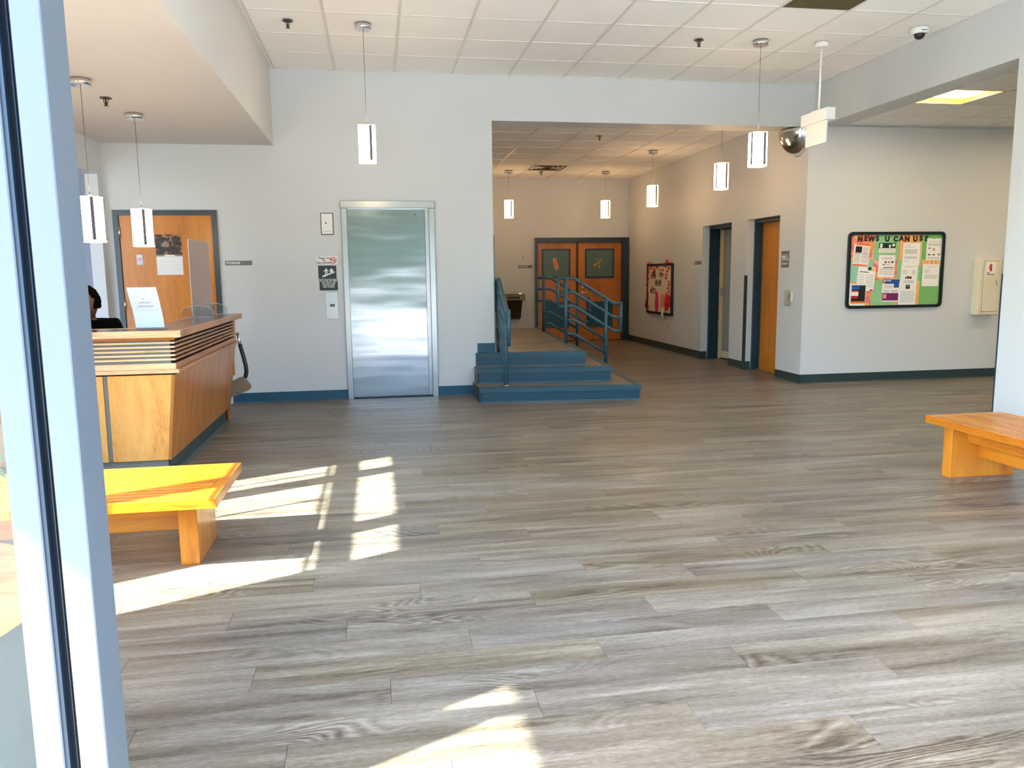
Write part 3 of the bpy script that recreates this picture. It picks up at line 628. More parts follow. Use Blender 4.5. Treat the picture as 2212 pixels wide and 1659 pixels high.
t = thing('storage_sign', 'long grey STORAGE sign beside the wooden door', 'sign', (-.463, 0, 1.467))
obj('plate', B((-.599, -.005, 1.470), (-.326, 0, 1.518), bev=.001), 'signgrey', t)
obj('lettering', MB().text('STORAGE', .032, onY(-.588, -.005, 1.494), align='LEFT', bold=.0008), 'signwhite', t)

# ------------------------------------------------------------------ storage door (door_1) + calendar
t = thing('door_1', 'oak storage door in a slate frame', 'door', (-1.157, 0, 0)); t['kind'] = 'structure'; del t['category']
x0, x1, zt = -1.663, -.651, 2.037
obj('frame', MB().box((x0, -.03, 0), (x0 + .052, .0, zt)).box((x1 - .052, -.03, 0), (x1, .0, zt)).box((x0 + .052, -.03, zt - .052), (x1 - .052, .0, zt)), 'darkframe', t)
dd = obj('door_leaf', B((x0 + .056, -.012, .01), (x1 - .056, -.002, zt - .056)), 'doorw', t)
for z in (1.76, 1.02, .3): obj('hinge', MB().cyl((x0 + .055, -.024, z), .010, .11, 8), 'chrome', t)
t2 = MB().cyl((0, 0, 0), .012, .05, 12, onY(-.745, -.012, 1.03)).tube([(-.745, -.06, 1.03), (-.83, -.06, 1.03)], .009, 8)
obj('handle', t2, 'chrome', t)
t = thing('calendar', 'wall calendar with dark village picture on the storage door', 'calendar', (-1.145, -.012, 1.375))
obj('picture', B((-1.272, -.016, 1.585), (-1.016, -.012, 1.792)), 'picture', t)
F = onY(-1.145, -.016, 1.585)
mb = MB(); mb.prism([(-.07, .11), (.01, .11), (-.03, .145)], 0, .0006, F); obj('cottage', mb.box((-.065, .08, 0), (.005, .11, .0006), F), 'tan', t)
obj('ribbon', MB().tube([(.0, .125, .002), (.022, .155, .002), (.030, .185, .002), (.022, .195, .002), (.012, .185, .002), (.022, .155, .002), (.042, .125, .002)], .0028, 6, F), 'pinkp', t)
obj('header_strip', B((-1.272, -.0165, 1.568), (-1.016, -.012, 1.585)), 'tan', t)
obj('month_label', B((-1.19, -.0175, 1.570), (-1.09, -.0163, 1.583)), 'paper', t)
obj('date_sheet', B((-1.272, -.0155, 1.378), (-1.016, -.012, 1.568)), 'paper', t)
mb = MB(); F = onY(-1.272, -.0155, 1.378); d = 1
for r_ in range(5):
    for c_ in range(7):
        if r_ == 0 and c_ < 2 or d > 31: continue
        mb.text(str(d), .014, F @ Matrix.Translation((.02 + c_ * .036, .165 - r_ * .035, 0)), depth=.0003); d += 1
for k in range(8): mb.box((.002 + k * .036, 0, 0), (.0028 + k * .036, .18, .0002), F)
for k in range(6): mb.box((.002, .004 + k * .035, 0), (.254, .0048 + k * .035, .0002), F)
obj('dates', mb, 'greyink', t)
t = thing('door_sticker', 'small pale blue portrait sticker on the storage door', 'sticker', (-1.435, -.012, 1.484))
obj('card', B((-1.465, -.0145, 1.484), (-1.406, -.012, 1.588), bev=.001), 'sheet', t)
obj('portrait', MB().cyl((0, 0, 0), .02, .001, 16, onY(-1.435, -.0145, 1.548)), 'pinkp', t)
obj('cap', MB().prism([(.022 * math.cos(a * PI / 8), .016 * math.sin(a * PI / 8)) for a in range(9)], 0, .002, onY(-1.435, -.0145, 1.556)), 'paper', t)

# ------------------------------------------------------------------ steps and landing
def L2(p, q, k): return (p[0] + (q[0] - p[0]) * k, p[1] + (q[1] - p[1]) * k)
st = thing('steps', 'teal edged steps wrapping round a wood-look landing', 'steps', (3.0, 0, 0))
SX = .075
lv = [(.155, (1.99, -.60), (3.712, -.775)), (.318, (2.01, -.255), (3.508, -.39)), (.470, (2.03, -.03), (3.272, -.16))]
YE = 3.95
def lev_poly(i, inset=0, yend=YE):
    z, a, b_ = lv[i]; d = Vector((b_[0] - a[0], b_[1] - a[1])).normalized(); n_ = Vector((d.y, -d.x))  # outward = -Y-ish
    a2 = Vector(a) - n_ * inset + d * inset; b2 = Vector(b_) - n_ * inset - d * inset
    back = (b2[0] + SX * (yend - b2[1]), yend)
    return a2, b2, back
for i in range(3):
    z = lv[i][0]; zb = lv[i - 1][0] if i else 0.0
    a, b_, bk = lev_poly(i, .018)
    # body
    left = [(a[0], a[1])]
    back_left = (a[0], -.001) if i < 2 else (a[0], -.001)
    poly = [(a[0], min(a[1], -.01)), (b_[0], b_[1]), (bk[0], bk[1]), (2.252, bk[1]), (2.252, -.001), (a[0], -.001)]
    obj('riser', MB().prism(poly, zb, z - .004), 'tealriser', st)
    # kick lip along the foot of the riser
    a3, b3, bk3 = lev_poly(i, .010)
    mb = MB().prism([(a3[0], a3[1]), (b3[0], b3[1]), (bk3[0], bk3[1]), (bk3[0] - .02, bk3[1]), (b_[0] - .01, b_[1] + .01), (a[0], a[1] + .01)], zb, zb + .012)
    obj('toe_strip', mb, 'tealrail', st)
    # nosing: front and side bands
    A, B2, BK = lev_poly(i, 0); wN = .075
    Ai, Bi, BKi = lev_poly(i, wN)
    mb = MB().prism([(A[0], A[1]), (B2[0], B2[1]), (Bi[0], Bi[1]), (A[0] + .0, Ai[1])], z - .05, z + .002)
    mb.prism([(B2[0], B2[1]), (BK[0], BK[1]), (BKi[0], BKi[1]), (Bi[0], Bi[1])], z - .05, z + .002)
    obj('nosing', mb, 'tealnose', st)
    if i < 2: q_ = [(A[0] + .001, Ai[1]), (Bi[0], Bi[1]), (BKi[0], BKi[1]), (2.253, BKi[1]), (2.253, -.002), (A[0] + .001, -.002)]
    else: q_ = [(2.253, Ai[1] - .02), (Bi[0], Bi[1]), (BKi[0], BKi[1]), (2.253, BKi[1])]
    mb = MB().prism(q_, z - .004, z)
    obj('tread', mb, 'floor', st)
mb = MB()
for i in range(3):
    A, B2, BK = lev_poly(i, .004); z = lv[i][0]; zb = lv[i - 1][0] if i else 0
    mb.box((A[0] - .004, A[1] + .012, zb), (A[0] + .010, -.002, z - .01))
obj('side_panel', mb, 'basedark', st)

# ------------------------------------------------------------------ rails
def rail(O, D, zb1, zb2, label, name='hand_rail'):
    """O: foot of the upper post; D: horizontal direction going down the steps"""
    D = Vector(D).normalized(); O = Vector(O)
    P = lambda u, z: O + D * u + Vector((0, 0, z))
    t = thing(name, label, 'hand rail', tuple(O + Vector((0, 0, zb1))))
    r = .021; zt = 1.283; dz = .3235
    lev = [1.283, 1.110, .937, .762, .589]
    for i in range(5):
        z = lev[i]
        if i < 3: pts = [P(-.098, z), P(.105, z), P(.627, z - dz), P(.722, z - dz)]
        else: pts = [P(0, z), P(.105, z), P(.525, z - dz * .805)]
        obj('top_rail' if i == 0 else 'rail_bar', MB().tube(pts, r if i == 0 else .0175, 12), 'tealrail', t)
    obj('post', MB().tube([P(0, zb1), P(0, 1.283)], .023, 14), 'tealrail', t)
    obj('post', MB().tube([P(.525, zb2), P(.525, 1.283 - dz * .805)], .023, 14), 'tealrail', t)
    obj('end_bar', MB().tube([P(-.098, 1.283 + r * .9), P(-.098, .937 - .017)], .02, 12), 'tealrail', t)
    obj('end_bar', MB().tube([P(.722, 1.283 - dz + r * .9), P(.722, .937 - dz - .017)], .02, 12), 'tealrail', t)
    obj('base_collar', MB().lathe([(.034, 0), (.034, .006), (.026, .012)], 14, Matrix.Translation(P(.525, zb2))), 'steelf', t)
    return t
rail((3.293, .93, 0), (1, .005, 0), .47, .155, 'teal pipe rail on the near side of the side steps')
rail((3.447, 3.0, 0), (1, .005, 0), .47, .155, 'teal pipe rail on the far side of the side steps')
rail((2.30, .062, 0), (0, -1, 0), .47, .155, 'teal pipe rail against the wall end at the front steps')

# ------------------------------------------------------------------ reception counter
ct = thing('reception_counter', 'oak reception counter with slatted band and plum laminate top', 'counter', (-.9, -2.1, 0))
YN, YFA = -3.30, -1.00
xk, xb, xt, xlg, xsl, xtop = -.47, -.455, -.375, -.360, -.365, -.305
zpb, zpt, zl0, zl1, zs0, zs1, zt0, zt1 = .125, .715, .727, .752, .79, .955, .965, 1.008
def tap(mb, x0b, x0t, z0, z1, th, ya, yb_):   # tapered side panel slab
    mb.add([(x0b, ya, z0), (x0b, yb_, z0), (x0b - th, yb_, z0), (x0b - th, ya, z0), (x0t, ya, z1), (x0t, yb_, z1), (x0t - th, yb_, z1), (x0t - th, ya, z1)],
           [(0, 1, 2, 3), (4, 7, 6, 5), (0, 4, 5, 1), (1, 5, 6, 2), (2, 6, 7, 3), (3, 7, 4, 0)])
ynb, ynt = YN + .10, YN + .02
cuts = [YFA, -1.36, -1.95, -2.62, None]
xx = [YFA, -1.30, -1.72, -2.35]
for i in range(4):
    ya = xx[i]; 
    if i < 3: 
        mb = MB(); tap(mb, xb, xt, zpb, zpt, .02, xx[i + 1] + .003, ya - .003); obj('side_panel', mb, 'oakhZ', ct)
    else:
        mb = MB()
        mb.add([(xb, ynb, zpb), (xb, ya - .0015, zpb), (xb - .02, ya - .0015, zpb), (xb - .02, ynb, zpb), (xt, ynt, zpt), (xt, ya - .0015, zpt), (xt - .02, ya - .0015, zpt), (xt - .02, ynt, zpt)],
               [(0, 1, 2, 3), (4, 7, 6, 5), (0, 4, 5, 1), (1, 5, 6, 2), (2, 6, 7, 3), (3, 7, 4, 0)])
        obj('side_panel', mb, 'oakhZ', ct)
mb = MB(); tap(mb, xb - .024, xt - .024, zpb, zpt, .006, ynb + .02, YFA - .01); obj('panel_backing', mb, 'dark', ct)  # dark sheet put in so the panel seams look shaded
# front panels (run along X), tapered: bottom further back than the top
def fpanel(xa_b, xb_b, xa_t, xb_t, mat, name, dy=0.0, zz0=zpb, zz1=zpt):
    mb = MB(); th = .02
    mb.add([(xa_b, ynb + dy, zz0), (xb_b, ynb + dy, zz0), (xb_b, ynb + th + dy, zz0), (xa_b, ynb + th + dy, zz0), (xa_t, ynt + dy, zz1), (xb_t, ynt + dy, zz1), (xb_t, ynt + th + dy, zz1), (xa_t, ynt + th + dy, zz1)],
           [(0, 3, 2, 1), (4, 5, 6, 7), (0, 1, 5, 4), (1, 2, 6, 5), (2, 3, 7, 6), (3, 0, 4, 7)])
    return obj(name, mb, mat, ct)
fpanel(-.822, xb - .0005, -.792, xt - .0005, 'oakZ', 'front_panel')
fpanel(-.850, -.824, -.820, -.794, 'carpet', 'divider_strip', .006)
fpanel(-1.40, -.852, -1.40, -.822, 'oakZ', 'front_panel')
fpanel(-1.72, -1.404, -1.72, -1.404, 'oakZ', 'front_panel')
# dark reveals, ledge, band
bx = lambda n_, m_, *bb, bev=0: obj(n_, (lambda mb: ([mb.box(a, b_, bev=bev) for a, b_ in bb], mb)[1])(MB()), m_, ct)
bx('reveal', 'dark', ((xt - .03, YN + .05, zpt), (xt - .012, YFA, zl0)), ((-1.72, YN + .03, zpt), (xt - .012, YN + .05, zl0)))
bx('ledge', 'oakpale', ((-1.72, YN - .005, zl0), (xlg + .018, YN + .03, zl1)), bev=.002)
bx('ledge', 'oakpale_shaded', ((xlg - .02, YN + .03, zl0), (xlg + .018, YFA, zl1)), bev=.002)
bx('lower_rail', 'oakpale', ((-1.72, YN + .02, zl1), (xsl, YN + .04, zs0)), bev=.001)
bx('lower_rail', 'oakpale_shaded', ((xsl - .02, YN + .04, zl1), (xsl, YFA, zs0)), bev=.001)
ns = 6; pitch_ = (zs1 - zs0) / ns
bx('slat_backing', 'carpet', ((-1.72, YN + .031, zs0), (xsl - .03, YN + .05, zs1)))
bx('slat_backing', 'dark', ((xsl - .035, YN + .05, zs0), (xsl - .03, YFA, zs1)), ((xsl - .03, YN + .044, zs0), (xsl - .014, YN + .05, zs1)))  # side backing coloured dark for the shade between slats
for k in range(1, ns):
    z = zs0 + k * pitch_
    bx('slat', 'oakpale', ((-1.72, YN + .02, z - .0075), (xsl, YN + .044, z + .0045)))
    bx('slat', 'oakpale_shaded', ((xsl - .022, YN + .045, z - .0085), (xsl, YFA - .10, z + .006)))
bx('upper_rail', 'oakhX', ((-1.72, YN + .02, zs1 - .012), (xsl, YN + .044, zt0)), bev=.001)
bx('upper_rail', 'oakpale_shaded', ((xsl - .026, YN + .045, zs1 - .006), (xsl, YFA, zt0)), bev=.001)
bx('end_block', 'oakhZ', ((xsl - .03, YFA - .10, zs0), (xsl + .001, YFA, zs1)), bev=.001)
bx('end_panel', 'oakhZ', ((-.80, YFA, .0), (xb - .03, YFA + .02, zt0)), ((xb - .03, YFA, zpb + .3), (xt - .02, YFA + .02, zt0)))
ph = MB().prism([(xk + .0, 0), (xb, zpb), (xt, zpt), (xsl, zt0), (-.6, zt0), (-.6, 0)], 0, .018, FR((0, YFA + .018, 0), (1, 0, 0), (0, 0, 1)))
obj('end_panel', ph, 'oakhZ', ct)
bx('kick_band', 'carpet', ((-1.72, ynb + .03, .0), (xb - .03, ynb + .05, zpb)))
mb = MB().box((xk - .02, ynb + .05, .03), (xk, YFA - .14, zpb)); obj('kick_board', mb, 'basedark', ct)
mb = MB().prism([(xk, 0), (xk + .014, 0), (xk + .002, .02), (xk, .09)], 0, (YFA - .14) - (ynb + .05), FR((0, YFA - .14, 0), (1, 0, 0), (0, 0, 1))); obj('kick_base', mb, 'basedark', ct)
# top: laminate with oak edge
topx0 = xtop - .335
bx('edge_band', 'oakpale', ((-1.72, YN - .055, zt0), (xtop, YN - .035, zt1 + .002)), bev=.002)
bx('edge_band', 'oakpale_shaded', ((xtop - .02, YN - .0345, zt0), (xtop, YFA + .02, zt1 + .002)), bev=.002)
bx('edge_band', 'oakpale', ((-1.72, YN + .29, zt0), (topx0, YN + .31, zt1 + .002)), bev=.002)
bx('edge_band', 'oakpale_shaded', ((topx0, YN + .29, zt0), (topx0 + .02, YFA + .02, zt1 + .002)), bev=.002)
bx('edge_band', 'oakpale', ((topx0, YFA + .02, zt0), (xtop, YFA + .04, zt1 + .002)), bev=.002)
obj('worktop', MB().prism([(-1.72, YN - .034), (xtop - .021, YN - .034), (xtop - .021, YFA + .02), (topx0 + .021, YFA + .02), (topx0 + .021, YN + .289), (-1.72, YN + .289)], zt0, zt1), 'lam', ct)
bx('inner_panel', 'oakX', ((-1.72, YN + .22, .0), (topx0 + .10, YN + .24, zt0)), ((topx0 + .08, YN + .24, 0), (topx0 + .10, YFA, zt0)))
bx('desk', 'lam', ((-1.72, YN + .24, .72), (topx0 + .08, YN + .85, .75)))
# sign holder on the counter
t = thing('sign_holder', 'slanted clear stand holding a bluish sheet on the counter', 'sign holder', (-.53, -3.16, 1.01))
x0, x1 = -.615, -.436
def sl(k, off=0): # profile of the bent sheet: foot to top
    return [(-3.19, 1.013), (-3.20, 1.022), (-3.215, 1.075), (-3.245, 1.14), (-3.345, 1.288)]
def bent(x0, x1, pts, th):
    mb = MB(); n_ = len(pts)
    q = [(y, z) for y, z in pts] + [(y + th, z + th * .35) for y, z in pts[::-1]]
    return mb.prism([(y, z) for y, z in q], 0, x1 - x0, FR((x0, 0, 0), (0, 1, 0), (0, 0, 1)))
obj('holder', bent(x0 - .004, x1 + .004, sl(0), .004).box((x0 - .004, -3.20, 1.010), (x1 + .004, -3.08, 1.014)), 'acrylic', t)
obj('sheet', bent(x0, x1, [(y - .0015, z + .002) for y, z in sl(0)], .001), 'sheet', t)
a = Vector((0, -3.345 + 3.245, 1.288 - 1.14)).normalized(); F = FR((-.5255, -3.2475, 1.142), (1, 0, 0), a)
mb = MB()
for (w_, y) in ((.02, .085), (.075, .055), (.10, .025)):
    for k in range(int(w_ / .012)): mb.box((-w_ / 2 + k * .012, y, .0008), (-w_ / 2 + k * .012 + .009, y + .010, .0014), F)
obj('print', mb, 'faint', t)
obj('crease', MB().box((x0, -.004, .001), (x1, -.002, .0015), FR((0, -3.2475, 1.142), (1, 0, 0), a)), 'faint', t)
# sneeze guard
t = thing('sneeze_guard', 'tall clear acrylic screen standing on two feet on the counter', 'screen', (-.62, -1.2, 1.01))
P0 = Vector((-.56, -1.66, 0)); P1 = Vector((-.575, -.98, 0)); 
ys0, ys1 = -1.707, -1.04; xs = -.585
FS = FR((xs, ys0, 1.012), (.03, 1, 0), (0, 0, 1))
wS = .72; hS = .655
def rrect(w_, h_, r_, n_=4, corners=(1, 1, 1, 1)):
    out = []
    for ci, (cx_, cy_, a0) in enumerate(((w_ - r_, r_, -90), (w_ - r_, h_ - r_, 0), (r_, h_ - r_, 90), (r_, r_, 180))):
        if corners[ci]: out += [(cx_ + r_ * math.cos(R(a0 + 90 * k / n_)), cy_ + r_ * math.sin(R(a0 + 90 * k / n_))) for k in range(n_ + 1)]
        else: out.append(((w_, 0), (w_, h_), (0, h_), (0, 0))[ci])
    return out
obj('sheet', MB().prism(rrect(wS, hS, .03), 0, .005, FS), 'reflhaze', t)
pts = [FS @ Vector((a, b_, .0025)) for a, b_ in rrect(wS, hS, .03)]
obj('sheet_edge', MB().tube(pts, .0028, 6, closed=True), 'acryledge', t)
for yy, fx in ((ys0 + .06, -.685), (ys0 + .62, -.655)):
    Fq = FR((fx, yy, 1.012), (1, .12, 0), (0, 0, 1)); sh = [(0, 0), (.24, 0), (.245, .05), (.22, .08), (.15, .098), (.09, .098), (.02, .08), (-.005, .05)]
    ft = obj('foot', MB().prism(sh, 0, .006, Fq), 'acrylic', t)
    obj('foot_edge', MB().tube([Fq @ Vector((a, b_, .003)) for a, b_ in sh], .0022, 6, closed=True), 'acryledge', ft)
    obj('slot', MB().box((.085, .0, -.02), (.105, .085, .02), Fq).box((.125, .0, -.02), (.135, .085, .02), Fq), 'acrylic', ft)
# vacuum hose and head at the counter end
t = thing('hose_attachment', 'black hose with chrome cuff and tan flat head at the counter end', 'vacuum', (-.39, -.72, .15))
hp = [(-.392, -.72, .80), (-.388, -.72, .74), (-.372, -.72, .66), (-.352, -.72, .57), (-.335, -.72, .48), (-.333, -.72, .42), (-.345, -.72, .375), (-.375, -.72, .345), (-.42, -.72, .325), (-.48, -.72, .318), (-.54, -.72, .315)]
hh = MB(); fine = []
for i in range(len(hp) - 1):
    for k in range(5): fine.append(Vector(hp[i]).lerp(Vector(hp[i + 1]), k / 5))
fine.append(Vector(hp[-1])); fine = fine[8:]
obj('hose', MB().tube(fine, .02, 12, radii=[.021 if i % 2 else .0185 for i in range(len(fine))]), 'black', t)
obj('cuff', MB().tube([hp[0], hp[1], tuple(Vector(hp[1]).lerp(Vector(hp[2]), .7))], .014, 14, radii=[.010, .014, .017]), 'chrome', t)
obj('clip', MB().tube([(-.350, -.72, .365), (-.358, -.72, .358)], .0235, 14), 'steelf', t)
F = FR((-.52, -.74, .16), (math.cos(R(22)), 0, math.sin(R(22))), (-math.sin(R(22)), 0, math.cos(R(22))))
hd = obj('head', MB().prism([(0, 0), (.22, 0), (.245, .012), (.252, .03), (.235, .10), (.215, .135), (.19, .15), (.05, .142), (0, .13)], -.06, 0, F), 'tan', t)
obj('pivot', MB().cyl((.11, .022, 0), .006, .003, 10, F), 'black', hd)
obj('stud', MB().cyl((.07, .125, 0), .007, .003, 10, F), 'offwhite', hd)
obj('bracket', MB().box((-.50, -.98, .795), (-.384, -.70, .81)).box((-.54, -.98, .15), (-.50, -.74, .33)), 'black', t)

# ------------------------------------------------------------------ benches
def bench(O, ux, uy, length, width, z, label, leg_at, lt, ov, wood_l, wood_s, ns_=12):
    """O: corner of the top (end, outer side); ux along the bench, uy across it"""
    ux = Vector(ux); uy = Vector(uy); Mb = FR((O[0], O[1], 0), ux, uy)
    flip = Mb.to_3x3() @ Vector((0, 0, 1))
    if flip.z < 0:
        Mb = Matrix(((ux.x, uy.x, 0, O[0]), (ux.y, uy.y, 0, O[1]), (0, 0, 1, 0), (0, 0, 0, 1)))
    t = thing('slatted_bench', label, 'bench', (O[0] + ux.x * length / 2 + uy.x * width / 2, O[1] + ux.y * length / 2 + uy.y * width / 2, 0))
    th = .048; w_ = .06
    obj('side_board', B((0, 0, z - th), (length, .028, z), Mb, .002), wood_l, t)
    obj('side_board', B((0, width - .028, z - th), (length, width, z), Mb, .002), wood_l, t)
    obj('end_board', B((0, .0285, z - th), (w_, width - .0285, z), Mb, .002), wood_s, t)
    obj('end_board', B((length - w_, .0285, z - th), (length, width - .0285, z), Mb, .002), wood_s, t)
    y0, y1 = .036, width - .036; p_ = (y1 - y0) / ns_
    for k in range(ns_):
        obj('slat', B((w_ + .001, y0 + k * p_ + .0068, z - .034), (length - w_ - .001, y0 + (k + 1) * p_ - .0068, z - .0005), Mb), wood_l, t)
    nb = max(2, int(length / .55))
    for k in range(nb + 1):
        a = w_ + .02 + (length - 2 * w_ - .04) * k / nb
        obj('batten', B((a - .03, .03, z - .048), (a + .03, width - .03, z - .0345), Mb), wood_s, t)
    for a in (leg_at, length - leg_at - lt):
        obj('leg', B((a, ov, 0), (a + lt, width - ov * .7, z - th), Mb, .002), 'oakhZ', t)
    obj('stretcher', B((leg_at + lt, width * .5 - .02, .13), (length - leg_at - lt, width * .5 + .02, .27), Mb, .002), wood_l, t)
    obj('apron', B((leg_at + lt, width * .30, .235), (length - leg_at - lt, width * .30 + .025, z - th), Mb, .001), wood_l, t)
    return t
bench((.215, -5.13), (-1, 0, 0), (0, 1, 0), 1.92, .69, .365, 'sunlit oak slatted bench in front of the reception counter', .125, .085, .17, 'oakhX', 'oakhY')
bench((4.535, -4.115), (0, -1, 0), (1, 0, 0), 1.95, .565, .385, 'oak slatted bench against the right wall', .115, .075, .055, 'oakhY', 'oakhX')

# ------------------------------------------------------------------ pendants
def pendant(x, y, zc, zt, label, group, shade='lampw'):
    t = thing('pendant_lamp', label, 'pendant lamp', (x, y, zt - .31), group)
    T = Matrix.Translation((x, y, 0))
    obj('canopy', MB().lathe([(.069, zc - .045), (.069, zc - .001)], 32, T), 'chrome', t)
    obj('cord', MB().tube([(x, y, zt + .03), (x, y, zc - .04)], .0022, 6), 'lampstrip', t)
    obj('cap', MB().lathe([(.012, zt), (.009, zt + .02), (.004, zt + .035)], 12, T), 'chrome', t)
    w_ = .148; sh = [(a - w_ / 2, b_ - w_ / 2) for a, b_ in rrect(w_, w_, .035, 5)]
    obj('shade', MB().prism(sh, zt - .31, zt, T, smooth=True), shade, t)
    st_ = MB()
    for a in range(4):
        Q = T @ Matrix.Rotation(R(90 * a + 6), 4, 'Z'); st_.box((.014, -.0800, zt - .297), (.036, -.0740, zt - .003), Q)
    obj('metal_strip', st_, 'lampstrip', t)
    return t
gl = 'pendant lamps of the lobby'; gc = 'pendant lamps of the corridor'; gr = 'pendant lamps over the counter'
pA = pendant(.922, -1.589, H, 2.628, 'lit pendant lamp hanging in front of the lift wall', gl)
pB = pendant(4.556, -1.569, H, 2.636, 'lit pendant lamp hanging by the hanging white sign box', gl)
pC = pendant(5.14, .52, HC, 2.645, 'lit corridor pendant nearest the lobby, cord cut off by the header', gc, 'lamp')
pD = pendant(5.139, 2.958, HC, 2.645, 'lit corridor pendant in front of the right wall, third from the end wall', gc, 'lamp')
pE = pendant(5.118, 5.406, HC, 2.645, 'lit corridor pendant above the right leaf of the double door', gc, 'lamp')
pF = pendant(3.335, 5.414, HC, 2.645, 'lit corridor pendant above the drinking fountain side', gc, 'lamp')
pG = pendant(-.985, -2.725, HS, 1.912, 'lit pendant lamp over the counter, nearer the entrance', gr)
pH = pendant(-.970, -1.547, HS, 1.922, 'lit pendant lamp over the counter in front of the storage door', gr)

# ------------------------------------------------------------------ sprinklers
def sprinkler(x, y, z, label):
    t = thing('sprinkler', label, 'sprinkler', (x, y, z - .06), 'sprinkler heads'); T = Matrix.Translation((x, y, z))
    obj('plate', MB().lathe([(.044, -.006), (.040, -.001)], 20, T), 'black', t)
    obj('head', MB().lathe([(.010, -.052), (.012, -.040), (.006, -.034), (.006, -.01), (.012, -.006)], 10, T).tube([(x - .014, y, z - .006), (x - .016, y, z - .03), (x, y, z - .052)], .003, 6).tube([(x + .014, y, z - .006), (x + .016, y, z - .03), (x, y, z - .052)], .003, 6), 'bronzed', t)
    obj('deflector', MB().lathe([(.019, -.060), (.019, -.057)], 14, T), 'black', t)
sprinkler(.305, -1.607, H, 'dark sprinkler on the lobby ceiling between soffit and lamp canopy')
sprinkler(3.968, -1.522, H, 'dark sprinkler in the middle right lobby ceiling tiles')
sprinkler(-1.006, -2.136, HS, 'dark sprinkler on the dropped soffit between two lamp canopies')
sprinkler(3.967, 1.782, HC, 'dark sprinkler on the near part of the corridor ceiling')
sprinkler(3.946, 5.495, HC, 'dark sprinkler on the far part of the corridor ceiling by the vent')

# ------------------------------------------------------------------ hanging sign box, dome camera, mirror, vents, troffer
t = thing('hanging_sign', 'white sign box with blank back hanging from a rod', 'hanging sign', (5.16, -1.59, 2.5))
T = Matrix.Translation((5.159, -1.585, 0))
obj('canopy', MB().lathe([(.05, H - .045), (.062, H - .03), (.062, H - .001)], 28, T), 'white', t)
obj('rod', MB().tube([(5.159, -1.585, 2.85), (5.159, -1.585, H - .03)], .0095, 10), 'white', t)
obj('housing', B((5.112, -1.79, 2.735), (5.206, -1.345, 2.842), bev=.002), 'white', t)
obj('mount', B((5.128, -1.66, 2.842), (5.190, -1.50, 2.854)), 'white', t)
obj('sign_panel', B((5.150, -1.735, 2.535), (5.164, -1.372, 2.735), bev=.001), 'white', t)
t = thing('dome_camera', 'white security camera with black dome on the lobby ceiling', 'camera', (5.782, -2.119, H - .12)); T = Matrix.Translation((5.782, -2.119, H))
obj('housing', MB().lathe([(.062, -.055), (.074, -.045), (.076, -.02), (.072, -.001)], 30, T), 'white', t)
obj('dome', MB().lathe([(.001, -.100), (.022, -.095), (.037, -.083), (.044, -.066), (.046, -.054)], 26, T), 'black', t)
obj('label_strip', MB().box((5.745, -2.197, H - .042), (5.80, -2.192, H - .036)), 'greyink', t)
t = thing('convex_mirror', 'half dome convex mirror high on the corridor wall corner', 'mirror', (XC, .1, 2.68))
F = FR((XC, .10, 2.965), (0, -1, 0), (0, 0, 1)); rr = .29
prof = [(rr * math.sin(a), rr * .78 * math.cos(a)) for a in [PI / 2 * k / 10 for k in range(11)]][::-1]
vs = []; fs = []; seg = 24
for r_, z in prof:
    for k in range(seg + 1):
        a = PI + PI * k / seg; vs.append((r_ * math.cos(a), r_ * math.sin(a), z))
for i in range(10):
    for k in range(seg): fs.append((i * (seg + 1) + k, i * (seg + 1) + k + 1, (i + 1) * (seg + 1) + k + 1, (i + 1) * (seg + 1) + k))
obj('dome', MB().add(vs, fs, F, True), 'chrome', t)
obj('rim', MB().tube([F @ Vector(((rr + .008) * math.cos(PI + PI * k / seg), (rr + .008) * math.sin(PI + PI * k / seg), .006)) for k in range(seg + 1)], .008, 8), 'white', t)
obj('bracket', MB().box((-.06, 0, 0), (.06, .03, .05), F), 'white', t)
t = thing('return_grille', 'brown egg-crate air grille in the lobby ceiling', 'vent', (grX, grY, H))
h_ = .2928
obj('frame', MB().box((grX - h_, grY - h_, H - .001), (grX - h_ + .012, grY + h_, H + .01)).box((grX + h_ - .012, grY - h_, H - .001), (grX + h_, grY + h_, H + .01)).box((grX - h_, grY + h_ - .012, H - .001), (grX + h_, grY + h_, H + .01)).box((grX - h_, grY - h_, H - .001), (grX + h_, grY - h_ + .012, H + .01)), 'grille', t)
mb = MB(); k = -h_ + .014
while k < h_ - .012:
    mb.box((grX + k, grY - h_ + .01, H + .002), (grX + k + .0015, grY + h_ - .01, H + .014)); mb.box((grX - h_ + .01, grY + k, H + .002), (grX + h_ - .01, grY + k + .0015, H + .014)); k += .013
o = obj('egg_crate', mb, 'grille', t); o['kind'] = 'stuff'
obj('backing', B((grX - h_, grY - h_, H + .016), (grX + h_, grY + h_, H + .018)), 'grille', t)
t = thing('air_diffuser', 'dark slatted air diffuser in the corridor ceiling', 'vent', (3.93, 4.88, HC - .02))
for k, r_ in enumerate((.29, .22, .15, .08)):
    F = Matrix.Translation((3.94, 4.96, HC - .010 + k * .001)); q = r_ - .02
    mb = MB()
    for a in range(4):
        Q = F @ Matrix.Rotation(R(90 * a), 4, 'Z'); mb.add([(-r_, -r_, 0), (r_, -r_, 0), (q, -q, .012), (-q, -q, .012), (-r_, -r_, .004), (r_, -r_, .004)], [(0, 1, 2, 3), (0, 1, 5, 4)], Q)
    obj('vane', mb, 'bronze' if k % 2 else 'grille', t)
obj('core', MB().box((3.90, 4.92, HC - .02), (3.98, 5.0, HC - .004)), 'dark', t)
